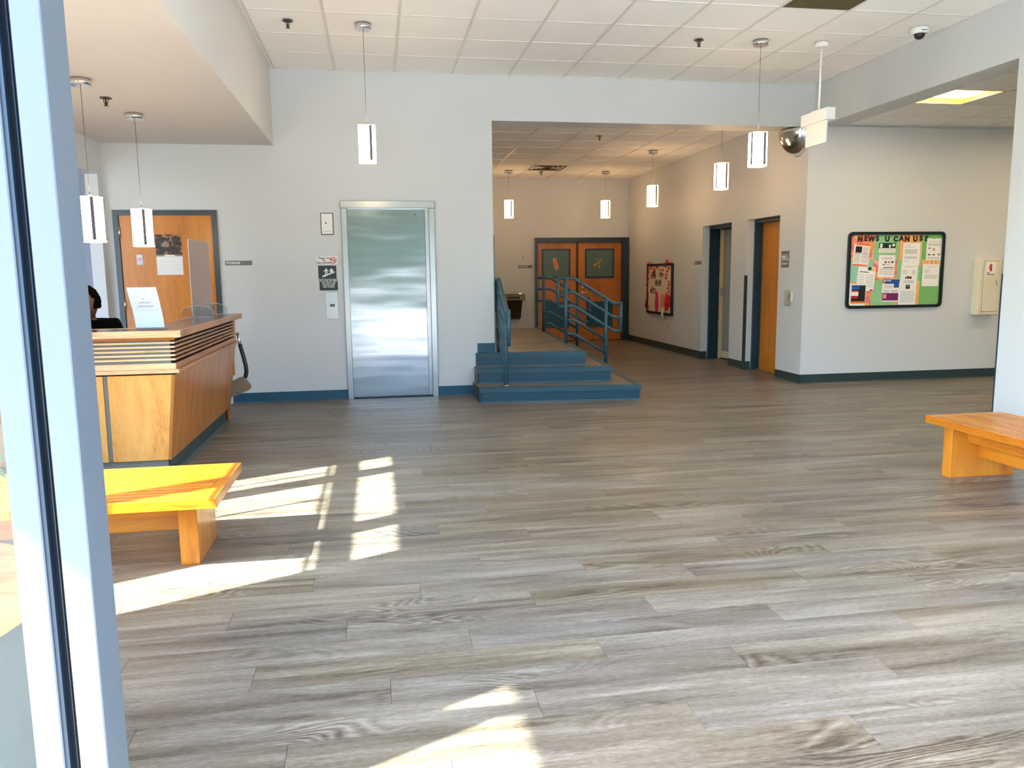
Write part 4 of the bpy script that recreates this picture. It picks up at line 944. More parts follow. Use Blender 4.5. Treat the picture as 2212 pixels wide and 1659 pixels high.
def troffer(cx_, cy_, label):
    t = thing('ceiling_troffer', label, 'ceiling light', (cx_, cy_, HR)); h_ = .2928
    obj('frame', MB().box((cx_ - h_, cy_ - h_, HR - .002), (cx_ - h_ + .014, cy_ + h_, HR + .02)).box((cx_ + h_ - .014, cy_ - h_, HR - .002), (cx_ + h_, cy_ + h_, HR + .02)).box((cx_ - h_, cy_ + h_ - .014, HR - .002), (cx_ + h_, cy_ + h_, HR + .02)).box((cx_ - h_, cy_ - h_, HR - .002), (cx_ + h_, cy_ - h_ + .014, HR + .02)), 'troff', t)
    g_ = .22
    obj('pan', MB().add([(cx_ - h_, cy_ - h_, HR + .01), (cx_ + h_, cy_ - h_, HR + .01), (cx_ + h_, cy_ + h_, HR + .01), (cx_ - h_, cy_ + h_, HR + .01), (cx_ - g_, cy_ - g_, HR + .09), (cx_ + g_, cy_ - g_, HR + .09), (cx_ + g_, cy_ + g_, HR + .09), (cx_ - g_, cy_ + g_, HR + .09)], [(0, 1, 5, 4), (1, 2, 6, 5), (2, 3, 7, 6), (3, 0, 4, 7), (4, 5, 6, 7)]), 'troff', t)
    obj('tube', MB().tube([(cx_ - .19, cy_ - .12, HR + .05), (cx_ + .17, cy_ - .12, HR + .05), (cx_ + .20, cy_, HR + .05), (cx_ + .17, cy_ + .12, HR + .05), (cx_ - .19, cy_ + .12, HR + .05)], .03, 10), 'tube', t)
    ld = bpy.data.lights.new('troffer_lamp', 'AREA'); ld.energy = 9; ld.size = .40; ld.color = (1.0, .84, .62)
    lo = bpy.data.objects.new('troffer_lamp', ld); C.objects.link(lo); lo.parent = t; lo.location = (0, 0, .012)
TY = -.05 - 2.5 * .6096
troffer(6.6148, TY, 'lit recessed square light in the side room ceiling')
troffer(6.6148 + 4 * .6096, TY, 'added unseen square light farther inside the side room')  # added out of view to brighten the side room
troffer(6.6148 + 4 * .6096, TY - 4 * .6096, 'added unseen square light at the front of the side room')  # likewise added unseen, lifting the light on the notice wall

# ------------------------------------------------------------------ recessed corridor doors
def recess(name, label, y0, y1, leaf):
    t = thing(name, label, 'door', (XC + .2, (y0 + y1) / 2, 0)); t['kind'] = 'structure'; del t['category']
    # painted reveal 0..0.11, enamel frame beyond
    obj('frame', MB().box((XC + .11, y1 - .035, 0), (XC + .27, y1 + .0, hz)).box((XC + .11, y0, 0), (XC + .27, y0 + .035, hz)).box((XC + .11, y0 + .035, hz - .045), (XC + .27, y1 - .035, hz)), 'tealframe', t)
    obj('stop', MB().box((XC + .19, y1 - .055, 0), (XC + .21, y1 - .035, hz - .045)).box((XC + .19, y0 + .035, 0), (XC + .21, y0 + .05, hz - .045)), 'tealframe', t)
    return t
M['creamedge'] = plain('cream_door_edge', srgb(214, 190, 140), .5, var=.05)
M['tealframe'] = plain('deep_teal_frame', srgb(20, 54, 70), .3, bump=.04, var=.05)
t = recess('door_2', 'oak restroom door in a deep teal frame', D1[0], D1[1], True)
obj('door_leaf', B((XC + .212, D1[0] + .036, .008), (XC + .25, D1[1] - .036, hz - .046)), 'doorw', t)
obj('sill', B((XC + .15, D1[0] + .036, 0), (XC + .26, D1[1] - .036, .007)), 'steelf', t)
t = recess('door_3', 'corridor door standing ajar in a navy frame', D2[0], D2[1], False)
lf = obj('door_leaf', B((XC + .34, D2[0] + .02, .01), (XC + .38, D2[1] + .02, hz - .05)), 'greyleaf', t)
obj('kick_strip', B((XC + .337, D2[0] + .03, .01), (XC + .3398, D2[1] + .01, .12)), 'offwhite', lf)
ej = obj('edge_post', B((XC + .272, D2[1] - .05, 0), (XC + .335, D2[1] + .0, hz - .05), bev=.002), 'creamedge', t)
obj('latch', B((XC + .285, D2[1] - .054, .97), (XC + .325, D2[1] - .0503, 1.09)), 'steelf', ej)
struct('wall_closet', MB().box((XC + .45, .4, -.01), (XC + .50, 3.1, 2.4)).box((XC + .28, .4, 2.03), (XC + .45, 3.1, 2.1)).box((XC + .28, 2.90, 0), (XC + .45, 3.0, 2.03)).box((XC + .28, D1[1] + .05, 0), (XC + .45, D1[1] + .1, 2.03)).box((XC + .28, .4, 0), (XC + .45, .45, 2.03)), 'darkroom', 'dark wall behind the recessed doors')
# restroom sign
t = thing('restroom_sign', 'grey restroom sign with white people and wheelchair symbols', 'sign', (XC, .335, 1.385))
obj('plate', B((0, 0, 0), (.183, .20, .006), onXn(XC, .428, 1.385), .001), 'signgrey', t)
F = onXn(XC - .006, .428, 1.385); mb = MB()
figure(mb, F, .042, .085, .048); figure(mb, F, .085, .085, .048)
for k in range(20):
    a, b_ = R(-200 + 12 * k), R(-200 + 12 * (k + 1)); r_ = .026
    mb.prism([(.143 + r_ * math.cos(a), .107 + r_ * math.sin(a)), (.143 + r_ * math.cos(b_), .107 + r_ * math.sin(b_)), (.143 + r_ * .7 * math.cos(b_), .107 + r_ * .7 * math.sin(b_)), (.143 + r_ * .7 * math.cos(a), .107 + r_ * .7 * math.sin(a))], 0, .0015, F)
mb.prism([(.132, .112), (.142, .112), (.142, .145), (.132, .145)], 0, .0015, F).prism([(.137 + .008 * math.cos(a * PI / 5), .154 + .008 * math.sin(a * PI / 5)) for a in range(10)], 0, .0015, F).prism([(.142, .12), (.158, .12), (.17, .092), (.162, .090), (.152, .113), (.142, .113)], 0, .0015, F)
obj('pictogram', mb, 'signwhite', t)
obj('lettering', MB().text('RESTROOM', .026, onXn(XC - .006, .428 - .0915, 1.385 + .045), bold=.0008), 'signwhite', t)
t = thing('thermostat', 'cream thermostat under a clear cover by the restroom door', 'thermostat', (XC, .16, .925))
obj('backplate', B((0, 0, 0), (.14, .172, .008), onXn(XC, .303, .935), .001), 'offwhite', t)
obj('body', B((.10, .035, .008), (.20, .158, .045), onXn(XC, .303, .935), .004), 'offwhite', t)
F = onXn(XC, .303, .935)
obj('cover', MB().box((.095, -.015, .045), (.215, .178, .072), F, .004), 'acrylic', t)
obj('scale', MB().box((.165, .05, .0455), (.17, .14, .0465), F).box((.185, .03, .0455), (.19, .15, .0465), F), 'greyink', t)
t = thing('wall_outlet', 'cream wall outlet under the red decorated board', 'outlet', (XC, 4.23, .405))
obj('plate', B((0, 0, 0), (.075, .115, .006), onXn(XC, 4.265, .38), .001), 'offwhite', t)
obj('socket', MB().box((.02, .02, .006), (.055, .05, .008), onXn(XC, 4.265, .38)).box((.02, .065, .006), (.055, .095, .008), onXn(XC, 4.265, .38)), 'greyink', t)
t = thing('room_sign', 'small grey room sign beside the open corridor door', 'sign', (XC, 3.03, 1.458))
obj('plate', B((0, 0, 0), (.27, .05, .005), onXn(XC, 3.165, 1.46), .001), 'signgrey', t)
mb = MB(); [mb.box((.015 + k * .016, .018, .005), (.026 + k * .016, .034, .006), onXn(XC, 3.165, 1.46)) for k in range(6)]; obj('lettering', mb, 'signwhite', t)

# red decorated board
t = thing('decorated_board', 'narrow black framed board decorated with red paper flowers', 'notice board', (XC, 4.675, .6))
F = onXn(XC, 5.31, .60); bw, bh = 1.27, .895
obj('sheet', B((.03, .03, .004), (bw - .03, bh - .03, .016), F), 'offwhite', t)
obj('frame', MB().box((0, 0, 0), (bw, .045, .035), F).box((0, bh - .04, 0), (bw, bh, .035), F).box((0, .045, 0), (.035, bh - .04, .035), F).box((bw - .05, .045, 0), (bw, bh - .04, .035), F), 'black', t)
M['maroon'] = plain('maroon_letters', srgb(70, 22, 26), .7, var=.1)
M['crimson'] = plain('red_paper', srgb(206, 26, 30), .6, var=.2, vscale=30); M['orangep'] = plain('orange_red_paper', srgb(232, 78, 30), .6, var=.2, vscale=30); M['magenta'] = plain('magenta_feather', srgb(228, 24, 96), .7, bump=.5, bscale=90, var=.2, vscale=40)
rnd = random.Random(3)
mb = MB()
def scrawl(u, v, w_, h_, n_):
    for k in range(n_):
        a = u + w_ * k / n_; hgt = h_ * rnd.uniform(.6, 1.1); mb.box((a, v, .016), (a + w_ / n_ * .45, v + hgt, .018), F); mb.box((a, v + hgt * rnd.uniform(.3, .8), .016), (a + w_ / n_ * .85, v + hgt * .5 + .02, .0182), F)
scrawl(.18, .63, .30, .12, 4); scrawl(.24, .70, .20, .08, 3); scrawl(.42, .50, .32, .12, 5); scrawl(.16, .36, .30, .12, 5); scrawl(.62, .66, .2, .10, 3)
obj('letters', mb, 'maroon', t)
def flower(u, v, r_, mat, zz=.02):
    r_ *= 1.6
    q = MB()
    for k in range(6):
        a = R(60 * k + rnd.uniform(-10, 10)); Q = F @ Matrix.Translation((u, v, zz)) @ Matrix.Rotation(a, 4, 'Z') @ Matrix.Rotation(R(rnd.uniform(10, 35)), 4, 'Y')
        q.add([(0, 0, 0), (r_ * .5, -r_ * .42, .004), (r_, 0, .012), (r_ * .5, r_ * .42, .004)], [(0, 1, 2, 3)], Q)
    q.ball((u, v, zz), r_ * .18, F, 8, 5)
    obj('paper_flower', q, mat, t)
for k in range(15): flower(rnd.uniform(-.03, .12), .05 + k * .058, rnd.uniform(.055, .085), rnd.choice(['crimson', 'orangep']))
for k in range(8): flower(.10 + k * .14, .86 - rnd.uniform(0, .08), rnd.uniform(.06, .10), rnd.choice(['crimson', 'orangep', 'crimson']))
for k in range(13): flower(rnd.uniform(.98, 1.16), .12 + k * .058, rnd.uniform(.06, .10), rnd.choice(['crimson', 'crimson', 'orangep']))
for k in range(5): flower(rnd.uniform(.92, 1.1), .25 + rnd.uniform(-.06, .06), .12, 'crimson', .04)
flower(-.06, .22, .07, 'crimson'); flower(-.09, .14, .05, 'maroon')
obj('feather', MB().prism([(.50 + .05 * math.cos(a * PI / 12) * (1 if a < 12 else 1.2) + .03, .22 + .19 * math.sin(a * PI / 12)) for a in range(24)], .02, .04, F), 'magenta', t)
mb = MB()
for k in range(14): a = rnd.uniform(-.05, .05); mb.tube([(.86 + a * .4, .13, .03), (.86 + a, .02, .05), (.86 + a * 1.6, -.10 + abs(a), .04)], .006, 5, F)
obj('tassel', mb, 'paper', t)
obj('pink_card', B((.70, .12, .017), (.90, .36, .02), F), 'pinkp', t)

# ------------------------------------------------------------------ double door at the corridor end
t = thing('door_4', 'cherry wood double door in a dark frame', 'door', (4.966, YB, 0)); t['kind'] = 'structure'; del t['category']
obj('frame', MB().box((4.027, YB - .06, 0), (4.07, YB + .06, 2.035)).box((5.79, YB - .10, 0), (5.905, YB + .06, 2.035)).box((4.07, YB - .06, 1.945), (5.79, YB + .06, 2.035)), 'navyframe', t)
obj('astragal', B((4.862, YB - .005, 0), (4.902, YB + .03, 1.945)), 'bronzed', t)
for (xa, xb_, wx0, wx1) in ((4.075, 4.86, 4.20, 4.71), (4.904, 5.785, 5.07, 5.604)):
    lf = obj('door_leaf', B((xa, YB + .01, .01), (xb_, YB + .05, 1.942)), 'doorc', t)
    obj('window_frame', MB().box((wx0 - .03, YB - .006, 1.245), (wx1 + .03, YB + .012, 1.275)).box((wx0 - .03, YB - .006, 1.79), (wx1 + .03, YB + .012, 1.82)).box((wx0 - .03, YB - .006, 1.275), (wx0, YB + .012, 1.79)).box((wx1, YB - .006, 1.275), (wx1 + .03, YB + .012, 1.79)), 'navyframe', lf)
    obj('window_glass', B((wx0, YB + .004, 1.275), (wx1, YB + .009, 1.79)), 'doorglass', lf)
    obj('louvre_panel', B((wx0, YB - .004, .27), (wx1 + .01, YB + .01, .78), bev=.002), 'kick', lf)
obj('handle', MB().tube([(4.985, YB + .01, .955), (4.985, YB - .05, .955), (5.09, YB - .055, .96)], .011, 8).cyl((0, 0, 0), .03, .012, 16, onY(4.985, YB + .01, .955)), 'chrome', t)
obj('cylinder_lock', MB().cyl((0, 0, 0), .027, .014, 16, onY(4.985, YB + .01, 1.075)), 'chrome', t)
struct('leak_backing', MB().box((4.0, YB + .10, -.1), (5.95, YB + .14, 2.1)), 'darkroom', 'added dark sheet stopping light behind the double door')  # added so no sky light leaks through the gaps round the leaves
# stickers on the door glass
t2 = thing('glass_sticker', 'long red and white dotted sticker on the left door glass', 'sticker', (4.44, YB + .004, 1.44))
F = onY(4.445, YB + .003, 1.53) @ Matrix.Rotation(R(14), 4, 'Z')
obj('border', MB().prism([(a - .036, b_ - .115) for a, b_ in rrect(.072, .23, .034, 6)], 0, .001, F), 'offwhite', t2)
obj('body', MB().prism([(a - .027, b_ - .105) for a, b_ in rrect(.054, .21, .026, 6)], .001, .002, F), 'orange', t2)
mb = MB(); [mb.cyl((.008 * (-1) ** k, -.08 + k * .026, .002), .010, .001, 8, F) for k in range(7)]; obj('dots', mb, 'red', t2)
t2 = thing('leaf_cutout', 'yellow green leaf cut-out on the right door glass', 'sticker', (5.33, YB + .004, 1.45))
F = onY(5.30, YB + .003, 1.57)
for (a, b_, rot, s_) in ((-.06, -.07, 35, .10), (.02, -.02, 60, .10), (.03, -.10, -70, .08), (-.01, .04, 20, .06), (.07, .03, -40, .07)):
    Q = F @ Matrix.Translation((a, b_, 0)) @ Matrix.Rotation(R(rot), 4, 'Z'); obj('leaf', MB().prism([(-s_ * .5, 0), (-s_ * .2, -s_ * .22), (s_ * .3, -s_ * .18), (s_ * .55, 0), (s_ * .3, s_ * .18), (-s_ * .2, s_ * .22)], 0, .001, Q), 'oliveleaf', t2)
nosmoking(3.721, YB, 1.612, .22, .078, 'white Thank You For Not Smoking sign at the corridor end')
t = thing('room_sign', 'long grey room sign above the drinking fountain', 'sign', (3.83, YB, 1.453))
obj('plate', B((3.692, YB - .005, 1.455), (3.977, YB, 1.508)), 'signgrey', t)
mb = MB(); [mb.box((3.705 + k * .015, YB - .006, 1.476), (3.716 + k * .015, YB - .005, 1.490)) for k in range(12)]; obj('lettering', mb, 'signwhite', t)
# drinking fountain
t = thing('drinking_fountain', 'bronze coloured wall drinking fountain at the corridor end', 'drinking fountain', (3.55, YB, .455))
obj('body', MB().add([(3.36, YB, .455), (3.71, YB, .455), (3.71, YB, .84), (3.36, YB, .84), (3.37, YB - .19, .49), (3.70, YB - .19, .49), (3.72, YB - .28, .84), (3.35, YB - .28, .84)], [(0, 1, 2, 3), (4, 7, 6, 5), (0, 4, 5, 1), (1, 5, 6, 2), (2, 6, 7, 3), (3, 7, 4, 0)]), 'bronzed', t)
obj('basin', MB().box((3.315, YB - .33, .835), (3.77, YB, .955), bev=.012), 'bronze', t)
obj('bowl', MB().lathe([(.12, .0), (.14, .012), (.15, .014)], 20, Matrix.Translation((3.52, YB - .17, .947)) @ Matrix.Diagonal((1.1, .8, 1, 1))), 'chrome', t)
obj('push_bar', B((3.43, YB - .345, .872), (3.66, YB - .325, .915), bev=.004), 'black', t)
obj('bubbler', MB().tube([(3.69, YB - .17, .95), (3.69, YB - .17, 1.0), (3.655, YB - .17, 1.045)], .011, 8).box((3.665, YB - .19, .95), (3.715, YB - .15, .975)), 'chrome', t)

# ------------------------------------------------------------------ notice board
t = thing('notice_board', 'large black framed notice board reading NEWS U CAN USE', 'notice board', (7.1, -.1, .887))
bx0, bx1, bz0, bz1 = 6.466, 7.738, .887, 1.79; fw = .034
F = onY(bx0, -.1, bz0); bw, bh = bx1 - bx0, bz1 - bz0
outer = rrect(bw, bh, .055, 5); inner = [(a + fw, b_ + fw) for a, b_ in rrect(bw - 2 * fw, bh - 2 * fw, .03, 5)]
mb = MB(); n_ = len(outer)
vs = [(a, b_, 0) for a, b_ in outer] + [(a, b_, .03) for a, b_ in outer] + [(a, b_, .03) for a, b_ in inner] + [(a, b_, .006) for a, b_ in inner]
fs = []
for k in range(n_):
    j = (k + 1) % n_; fs += [(k, j, n_ + j, n_ + k), (n_ + k, n_ + j, 2 * n_ + j, 2 * n_ + k), (2 * n_ + k, 2 * n_ + j, 3 * n_ + j, 3 * n_ + k)]
obj('frame', mb.add(vs, fs, F), 'boardframe', t)
iw, ih = bw - 2 * fw + .004, bh - 2 * fw + .004; FB = F @ Matrix.Translation((fw - .002, fw - .002, 0))
for (u0, v0, u1, v1, m_) in ((0, 0, .26, .36, 'floral'), (.26, 0, .53, .36, 'green'), (.53, 0, .78, .36, 'stripe'), (.78, 0, 1, .36, 'green2'), (0, .36, .26, .66, 'mint'), (.26, .36, .52, .64, 'floral'), (.52, .36, .78, .66, 'green'), (.78, .36, 1, .46, 'stripe'), (.78, .46, 1, 1, 'green2'), (0, .66, .25, 1, 'floral'), (.26 - .01, .66, .51, 1, 'green'), (.26, .64, .52, .66, 'green'), (.51, .66, .78, 1, 'stripe')):
    obj('backing_square', MB().box((u0 * iw + .0006, (1 - v1) * ih + .0006, .004), (u1 * iw - .0006, (1 - v0) * ih - .0006, .008), FB), m_, t)
mb = MB()
for w_, u in (('NEWS', .195), ('U', .395), ('CAN', .55), ('USE', .765)):
    for k, ch in enumerate(w_):
        mb.text(ch, .082, FB @ Matrix.Translation(((u + (k - (len(w_) - 1) / 2) * .062) * iw, (1 - .065 + (k % 2) * .008) * ih, .0085)), bold=.0055, sx=1.0)
obj('headline', mb, 'ink', t)
ln = random.Random(11)
def flyer(u0, v0, u1, v1, tilt, label, blocks, lines, base='paper', z=.009, curl=.004):
    w_, h_ = (u1 - u0) * iw, (v1 - v0) * ih
    if blocks: curl = 0
    Q = FB @ Matrix.Translation((u0 * iw, (1 - v1) * ih, z)) @ Matrix.Rotation(R(tilt), 4, 'Z')
    q = thing('flyer', label, 'flyer', tuple(Q @ Vector((w_ / 2, 0, 0))), 'sheets pinned on the notice board')
    sh = MB(); sh.add([(0, 0, 0), (w_, 0, .001), (w_, h_ * .5, 0), (0, h_ * .5, 0), (w_, h_, 0), (0, h_, 0), (0, 0, curl), (w_, 0, curl + .001), (w_, h_ * .5, .0012), (0, h_ * .5, .0012), (w_, h_, .0012), (0, h_, .0012)],
                     [(0, 3, 2, 1), (3, 5, 4, 2), (6, 7, 8, 9), (9, 8, 10, 11), (0, 1, 7, 6), (1, 2, 8, 7), (2, 4, 10, 8), (4, 5, 11, 10), (5, 3, 9, 11), (3, 0, 6, 9)], Q)
    obj('sheet', sh, base, q)
    for bi, (a, b_, c_, d_, m_) in enumerate(blocks):
        obj('printed_block', MB().box((a * w_, (1 - d_) * h_, .0004), (c_ * w_, (1 - b_) * h_, .0016 + curl * max(0, d_ - .5) * 2 + bi * .0004), Q), m_, q)
    if lines:
        mb = MB()
        for (a, b_, c_, d_, n2) in lines:
            for k in range(n2):
                v = b_ + (d_ - b_) * (k + .5) / n2; x_ = a
                while x_ < c_ - .03:
                    e_ = min(c_, x_ + ln.uniform(.04, .16)); zz = .0014 + curl * max(0, v - .5) * 2
                    mb.box((x_ * w_, (1 - v) * h_ - .0018, zz), (e_ * w_ - .002, (1 - v) * h_ + .0018, zz + .0006), Q); x_ = e_
        obj('printed_lines', mb, 'greyink', q)
    return q, Q, w_, h_
flyer(.03, .12, .20, .43, -4, 'sheet with orange top and bottom bands on the notice board', [(.12, 0, 1, .07, 'orange'), (.1, .12, .5, .40, 'ink'), (.04, .43, .46, .45, 'maroon'), (.52, .43, .96, .45, 'maroon'), (.52, .68, .96, .695, 'orange'), (0.02, .92, .95, .99, 'orange')], [(.55, .14, .95, .4, 6), (.05, .48, .45, .88, 8), (.52, .48, .96, .65, 4), (.52, .72, .96, .86, 3)])
flyer(.31, .115, .49, .255, 0, 'small flyer with black and green lettering band on the notice board', [(0, 0, 1, .55, 'darkgreen'), (.06, .08, .2, .5, 'paper'), (.34, .12, .55, .45, 'ink'), (.6, .2, .7, .5, 'paper'), (.8, .1, .94, .35, 'paper')], [(.05, .62, .95, .95, 2)])
flyer(.31, .285, .49, .60, -1, 'white sheet with three small black icons on the notice board', [(.38, .28, .48, .36, 'ink'), (.58, .28, .68, .35, 'signgrey'), (.78, .27, .9, .35, 'ink'), (.28, .40, .36, .45, 'ink'), (.4, .41, .7, .44, 'pinkp'), (.3, .54, .9, .57, 'ink')], [(.2, .1, .85, .2, 2), (.1, .6, .95, .68, 2), (.1, .7, .95, .9, 3)])
flyer(.57, .115, .76, .43, -1, 'plain typed letter below the word CAN on the notice board', [], [(.15, .08, .4, .12, 1), (.1, .18, .7, .2, 1), (.12, .28, .85, .5, 6), (.1, .6, .85, .72, 3), (.12, .8, .4, .84, 1)])
flyer(.56, .43, .745, .70, -1, 'white sheet with a brown group picture on the notice board', [(.28, .62, .36, .72, 'maroon'), (.38, .58, .5, .72, 'bronzed'), (.52, .60, .66, .72, 'maroon')], [(.2, .06, .85, .12, 1), (.1, .25, .4, .5, 4), (.65, .25, .9, .5, 4), (.2, .8, .8, .95, 3)], z=.011)
flyer(.55, .67, .74, .995, -1, 'long white sheet with a small black square picture on the notice board', [(.38, .12, .62, .30, 'ink'), (.42, .15, .58, .22, 'signgrey')], [(.1, .38, .9, .9, 8)], z=.009)
flyer(.83, .055, 1.0, .365, -1, 'white sheet with rows of small symbols and a red circle on the notice board', [(.4, .45, .56, .55, 'red'), (.44, .47, .52, .53, 'paper'), (.12, .42, .26, .48, 'signgrey'), (.12, .72, .28, .77, 'ink'), (.42, .72, .56, .77, 'ink'), (.75, .7, .9, .76, 'signgrey'), (.4, .0, .5, .02, 'ink')], [(.12, .12, .9, .16, 1), (.08, .22, .92, .36, 3), (.1, .85, .9, .95, 2)])
flyer(.80, .42, .985, .735, -1, 'creased white letter in the lower right of the notice board', [], [(.3, .1, .8, .15, 1), (.12, .25, .4, .4, 3), (.12, .48, .9, .66, 4)])
flyer(.08, .44, .27, .775, -5, 'white table sheet with green and yellow corner on the notice board', [(.55, .0, .75, .13, 'darkgreen'), (.78, .04, .95, .15, 'yellow'), (.1, .2, .6, .23, 'ink'), (.80, .92, .97, .985, 'red')], [(.08, .3, .4, .85, 6), (.5, .3, .95, .85, 7)])
flyer(.005, .685, .185, .995, -1, 'flyer with blue heading and red and orange blocks on the notice board', [(.16, .07, .98, .88, 'ink'), (.14, .06, .62, .28, 'blue'), (.13, .33, .56, .38, 'orange'), (.13, .38, .56, .55, 'paper'), (.13, .56, .56, .66, 'red'), (.14, .68, .56, .8, 'ink'), (.13, .80, .95, .89, 'orange')], [], z=.012)
q, Q, w_, h_ = flyer(.365, .625, .55, .945, -1, 'blue and purple BE A SUB flyer on the notice board', [(.0, .01, 1, .21, 'blue'), (.02, .05, .14, .21, 'orange'), (.68, .2, .98, .38, 'blue'), (.02, .62, .98, .95, 'purple'), (.06, .67, .28, .86, 'pinkp')], [(.08, .26, .62, .42, 3), (.08, .48, .45, .58, 3), (.55, .48, .92, .58, 3)])
obj('heading', MB().text('BE A SUB', .022, Q @ Matrix.Translation((.02, h_ * .925, .0026)), align='LEFT', bold=.0006), 'paper', q)
# fire extinguisher cabinet
t = thing('extinguisher_cabinet', 'cream fire extinguisher cabinet on the wall beside the notice board', 'cabinet', (8.36, -.1, .79))
cx0, cx1, cz0, cz1 = 8.165, 8.455, .786, 1.466
obj('box', B((cx0, -.215, cz0), (cx1, -.1, cz1), bev=.004), 'offwhite', t)
dr = obj('door', B((cx0 + .05, -.222, cz0 + .04), (cx1 - .035, -.2145, cz1 - .035), bev=.002), 'offwhite', t)
obj('handle', MB().tube([(cx1 - .075, -.222, 1.20), (cx1 - .075, -.24, 1.19), (cx1 - .07, -.24, 1.14)], .005, 8), 'steelf', dr)
obj('door_gap', MB().box((cx0 + .046, -.2165, cz0 + .036), (cx1 - .031, -.2155, cz1 - .031)), 'signgrey', t)
F = onY(cx0 + .075, -.222, 1.255)
lb = obj('label', B((0, 0, 0), (.125, .165, .001), F), 'paper', t)
mb = MB().prism([(.048, .055), (.078, .055), (.078, .115), (.070, .126), (.056, .126), (.048, .115)], .001, .002, F).prism([(.055, .126), (.070, .126), (.070, .135), (.088, .128), (.090, .133), (.066, .146), (.055, .142)], .001, .002, F).prism([(.053, .138), (.036, .118), (.030, .085), (.036, .084), (.042, .115), (.055, .130)], .001, .002, F)
obj('extinguisher_symbol', mb, 'red', lb)
obj('lettering', MB().text('FIRE', .018, F @ Matrix.Translation((.012, .034, .001)), align='LEFT', bold=.0006).text('EXTINGUISHER', .0155, F @ Matrix.Translation((.012, .016, .001)), align='LEFT', bold=.0006), 'ink', lb)

# ------------------------------------------------------------------ things seen through the left glass
t = thing('round_table', 'round oak topped side table with a teal base behind the glass', 'table', (-.36, -6.80, 0))
T = Matrix.Translation((-.36, -6.80, 0))
obj('tabletop', MB().lathe([(.485, .565), (.50, .572), (.50, .603), (.49, .61)], 48, T), 'oakX', t)
obj('pedestal', MB().lathe([(.46, 0), (.46, .02), (.45, .03), (.45, .565)], 36, T), 'tealchair', t)
px, py, pz = -.27, -6.70, .611; T = Matrix.Translation((px, py, pz))
t = thing('potted_plant', 'leafy green potted plant on the round table', 'plant', (px, py, pz))
obj('pot', MB().lathe([(.07, 0), (.095, .14), (.10, .14), (.10, .16), (.088, .16), (.086, .14)], 24, T), 'pot', t)
obj('soil', MB().lathe([(.001, .142), (.087, .142)], 20, T), 'soil', t)
rl = random.Random(5); stems = MB()
for k in range(30):
    a = rl.uniform(0, 2 * PI); rr = rl.uniform(.06, .27); zt = pz + .20 + rl.uniform(0, .28); tip = Vector((px + rr * math.cos(a), py + rr * math.sin(a), zt))
    stems.tube([(px + .02 * math.cos(a), py + .02 * math.sin(a), pz + .14), (px + rr * .45 * math.cos(a), py + rr * .45 * math.sin(a), pz + (zt - pz) * .75), tuple(tip)], .003, 5)
    Q = Matrix.Translation(tip) @ Matrix.Rotation(a, 4, 'Z') @ Matrix.Rotation(R(rl.uniform(10, 55)), 4, 'Y'); L_ = rl.uniform(.08, .14); w_ = L_ * .34
    obj('leaf', MB().add([(-.01, 0, 0), (L_ * .3, -w_, .004), (L_ * .7, -w_ * .8, -.004), (L_, 0, -.02), (L_ * .7, w_ * .8, -.004), (L_ * .3, w_, .004), (L_ * .5, 0, -.012)], [(0, 1, 6), (1, 2, 6), (2, 3, 6), (3, 4, 6), (4, 5, 6), (5, 0, 6)], Q), 'leaf', t)
obj('stems', stems, 'leaf', t)

# ------------------------------------------------------------------ person behind the counter
def skin_mesh(name, verts, edges, radii, mat, parent, sub=2):
    me = bpy.data.meshes.new(name); L0 = wloc(parent)
    me.from_pydata([tuple(Vector(v) - L0) for v in verts], edges, []); me.update()
    o = bpy.data.objects.new(name, me); C.objects.link(o)
    o.modifiers.new('s', 'SKIN'); sv = me.skin_vertices[0].data
    for i, r_ in enumerate(radii): sv[i].radius = (r_, r_) if isinstance(r_, (int, float)) else r_
    sv[0].use_root = True
    mm = o.modifiers.new('u', 'SUBSURF'); mm.levels = sub; mm.render_levels = sub
    ne = bpy.data.meshes.new_from_object(o.evaluated_get(bpy.context.evaluated_depsgraph_get()))
    bpy.data.objects.remove(o); ne.materials.clear(); ne.materials.append(M[mat]); ne.name = name
    for p_ in ne.polygons: p_.use_smooth = True
    q_ = bpy.data.objects.new(name, ne); C.objects.link(q_); q_.parent = parent; return q_
PX, PY = -1.135, -2.50
t = thing('office_chair', 'dark office chair behind the reception counter', 'chair', (PX, PY + .05, 0))
T = Matrix.Translation((PX, PY + .05, 0))
obj('seat', MB().box((-.24, -.22, .43), (.24, .24, .50), T, .03), 'black', t)
obj('backrest', MB().box((-.22, .24, .56), (.22, .29, .92), T, .03), 'black', t)
obj('column', MB().lathe([(.03, .09), (.03, .43)], 12, T).box((-.03, .20, .44), (.03, .30, .62), T), 'black', t)
mb = MB()
for k in range(5): mb.box((0, -.02, .06), (.28, .02, .095), T @ Matrix.Rotation(R(72 * k + 10), 4, 'Z'))
obj('base', mb, 'black', t)
for k in range(5): obj('castor', MB().ball((.28, 0, .03), .03, T @ Matrix.Rotation(R(72 * k + 10), 4, 'Z'), 10, 6), 'black', t)
t = thing('person', 'person in black t-shirt with short curly black hair seated behind counter', 'person', (PX, PY, .5))
V = lambda x, y, z: (PX + x, PY + y, z)
verts = [V(0, .05, .55), V(0, .05, .70), V(0, .03, .86), V(0, .02, .965), V(0, .0, 1.04), V(0, -.015, 1.10), V(0, -.03, 1.18),
         V(.17, .02, .955), V(.20, -.02, .80), V(.20, -.20, .775), V(-.17, .02, .955), V(-.20, -.02, .80), V(-.20, -.20, .775),
         V(.10, -.05, .55), V(.12, -.40, .52), V(.12, -.42, .10), V(.12, -.50, .05), V(-.10, -.05, .55), V(-.12, -.40, .52), V(-.12, -.42, .10), V(-.12, -.50, .05), V(.12, -.30, .775), V(-.12, -.30, .775)]
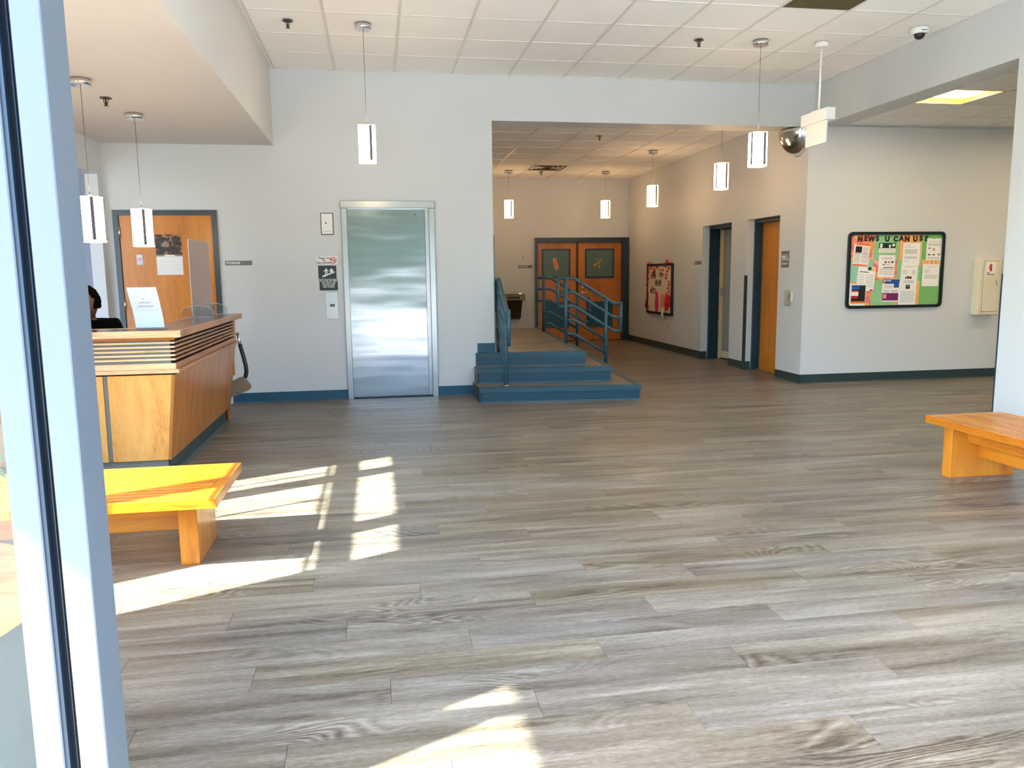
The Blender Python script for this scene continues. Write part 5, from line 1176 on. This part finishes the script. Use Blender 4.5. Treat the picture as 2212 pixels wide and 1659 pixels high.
edges = [(0, 1), (1, 2), (2, 3), (3, 4), (4, 5), (5, 6), (3, 7), (7, 8), (8, 9), (9, 21), (3, 10), (10, 11), (11, 12), (12, 22), (0, 13), (13, 14), (14, 15), (15, 16), (0, 17), (17, 18), (18, 19), (19, 20)]
radii = [(.14, .11), (.13, .10), (.15, .10), (.12, .09), .052, .05, (.06, .07), .06, .045, .036, .06, .045, .036, .085, .06, .04, .035, .085, .06, .04, .035, .03, .03]
skin_mesh('body', verts, edges, radii, 'skin', t)
hx, hy, hz_ = PX + .0, PY - .04, 1.165
face = MB(); face.ball((hx, hy, hz_), .098, sc=(.78, .95, 1.18), seg=24, rings=16)
face.add([(hx - .012, hy - .088, hz_ - .03), (hx + .012, hy - .088, hz_ - .03), (hx, hy - .115, hz_ - .028), (hx, hy - .09, hz_ + .02)], [(0, 1, 2), (0, 2, 3), (1, 3, 2), (0, 3, 1)])
obj('head', face, 'skin', t)
for s_ in (-1, 1):
    ey = obj('eye', MB().ball((hx + s_ * .030, hy - .078, hz_ + .012), .012, seg=10, rings=6), 'eye', t); obj('pupil', MB().ball((hx + s_ * .030, hy - .089, hz_ + .012), .0045, seg=8, rings=5), 'black', ey)
    obj('ear', MB().ball((hx + s_ * .078, hy + .01, hz_ - .005), .026, sc=(.35, .7, 1.1), seg=10, rings=6), 'skin', t)
obj('mouth', MB().ball((hx, hy - .083, hz_ - .055), .022, sc=(1, .3, .3), seg=10, rings=6), 'maroon', t)
hr = MB(); rh = random.Random(9)
for k in range(230):
    a = rh.uniform(0, 2 * PI); b_ = math.acos(rh.uniform(-.25, 1)); d = Vector((math.sin(b_) * math.cos(a), math.sin(b_) * math.sin(a), math.cos(b_)))
    if d.y < -.45 and d.z < .55: continue
    hr.ball((hx + d.x * .080, hy + .008 + d.y * .092, hz_ + .012 + d.z * .108), rh.uniform(.015, .024), seg=7, rings=5)
obj('hair', hr, 'hair', t)
sv = [V(0, .05, .52), V(0, .05, .70), V(0, .03, .86), V(0, .02, .965), V(0, .005, 1.045), V(.15, .02, .99), V(.205, -.01, .85), V(-.15, .02, .99), V(-.205, -.01, .85)]
skin_mesh('shirt', sv, [(0, 1), (1, 2), (2, 3), (3, 4), (3, 5), (5, 6), (3, 7), (7, 8)], [(.165, .13), (.155, .12), (.17, .12), (.14, .11), (.085, .08), .09, .078, .09, .078], 'shirt', t)
for s_ in (-1, 1):
    for k in range(4): obj('finger', MB().tube([V(s_ * (.085 + k * .019), -.335, .772), V(s_ * (.08 + k * .019), -.375, .776), V(s_ * (.078 + k * .019), -.405 + abs(k - 1.5) * .006, .764)], .0085, 7), 'skin', t)
    obj('thumb', MB().tube([V(s_ * .085, -.30, .772), V(s_ * .06, -.33, .770), V(s_ * .055, -.355, .766)], .0095, 7), 'skin', t)
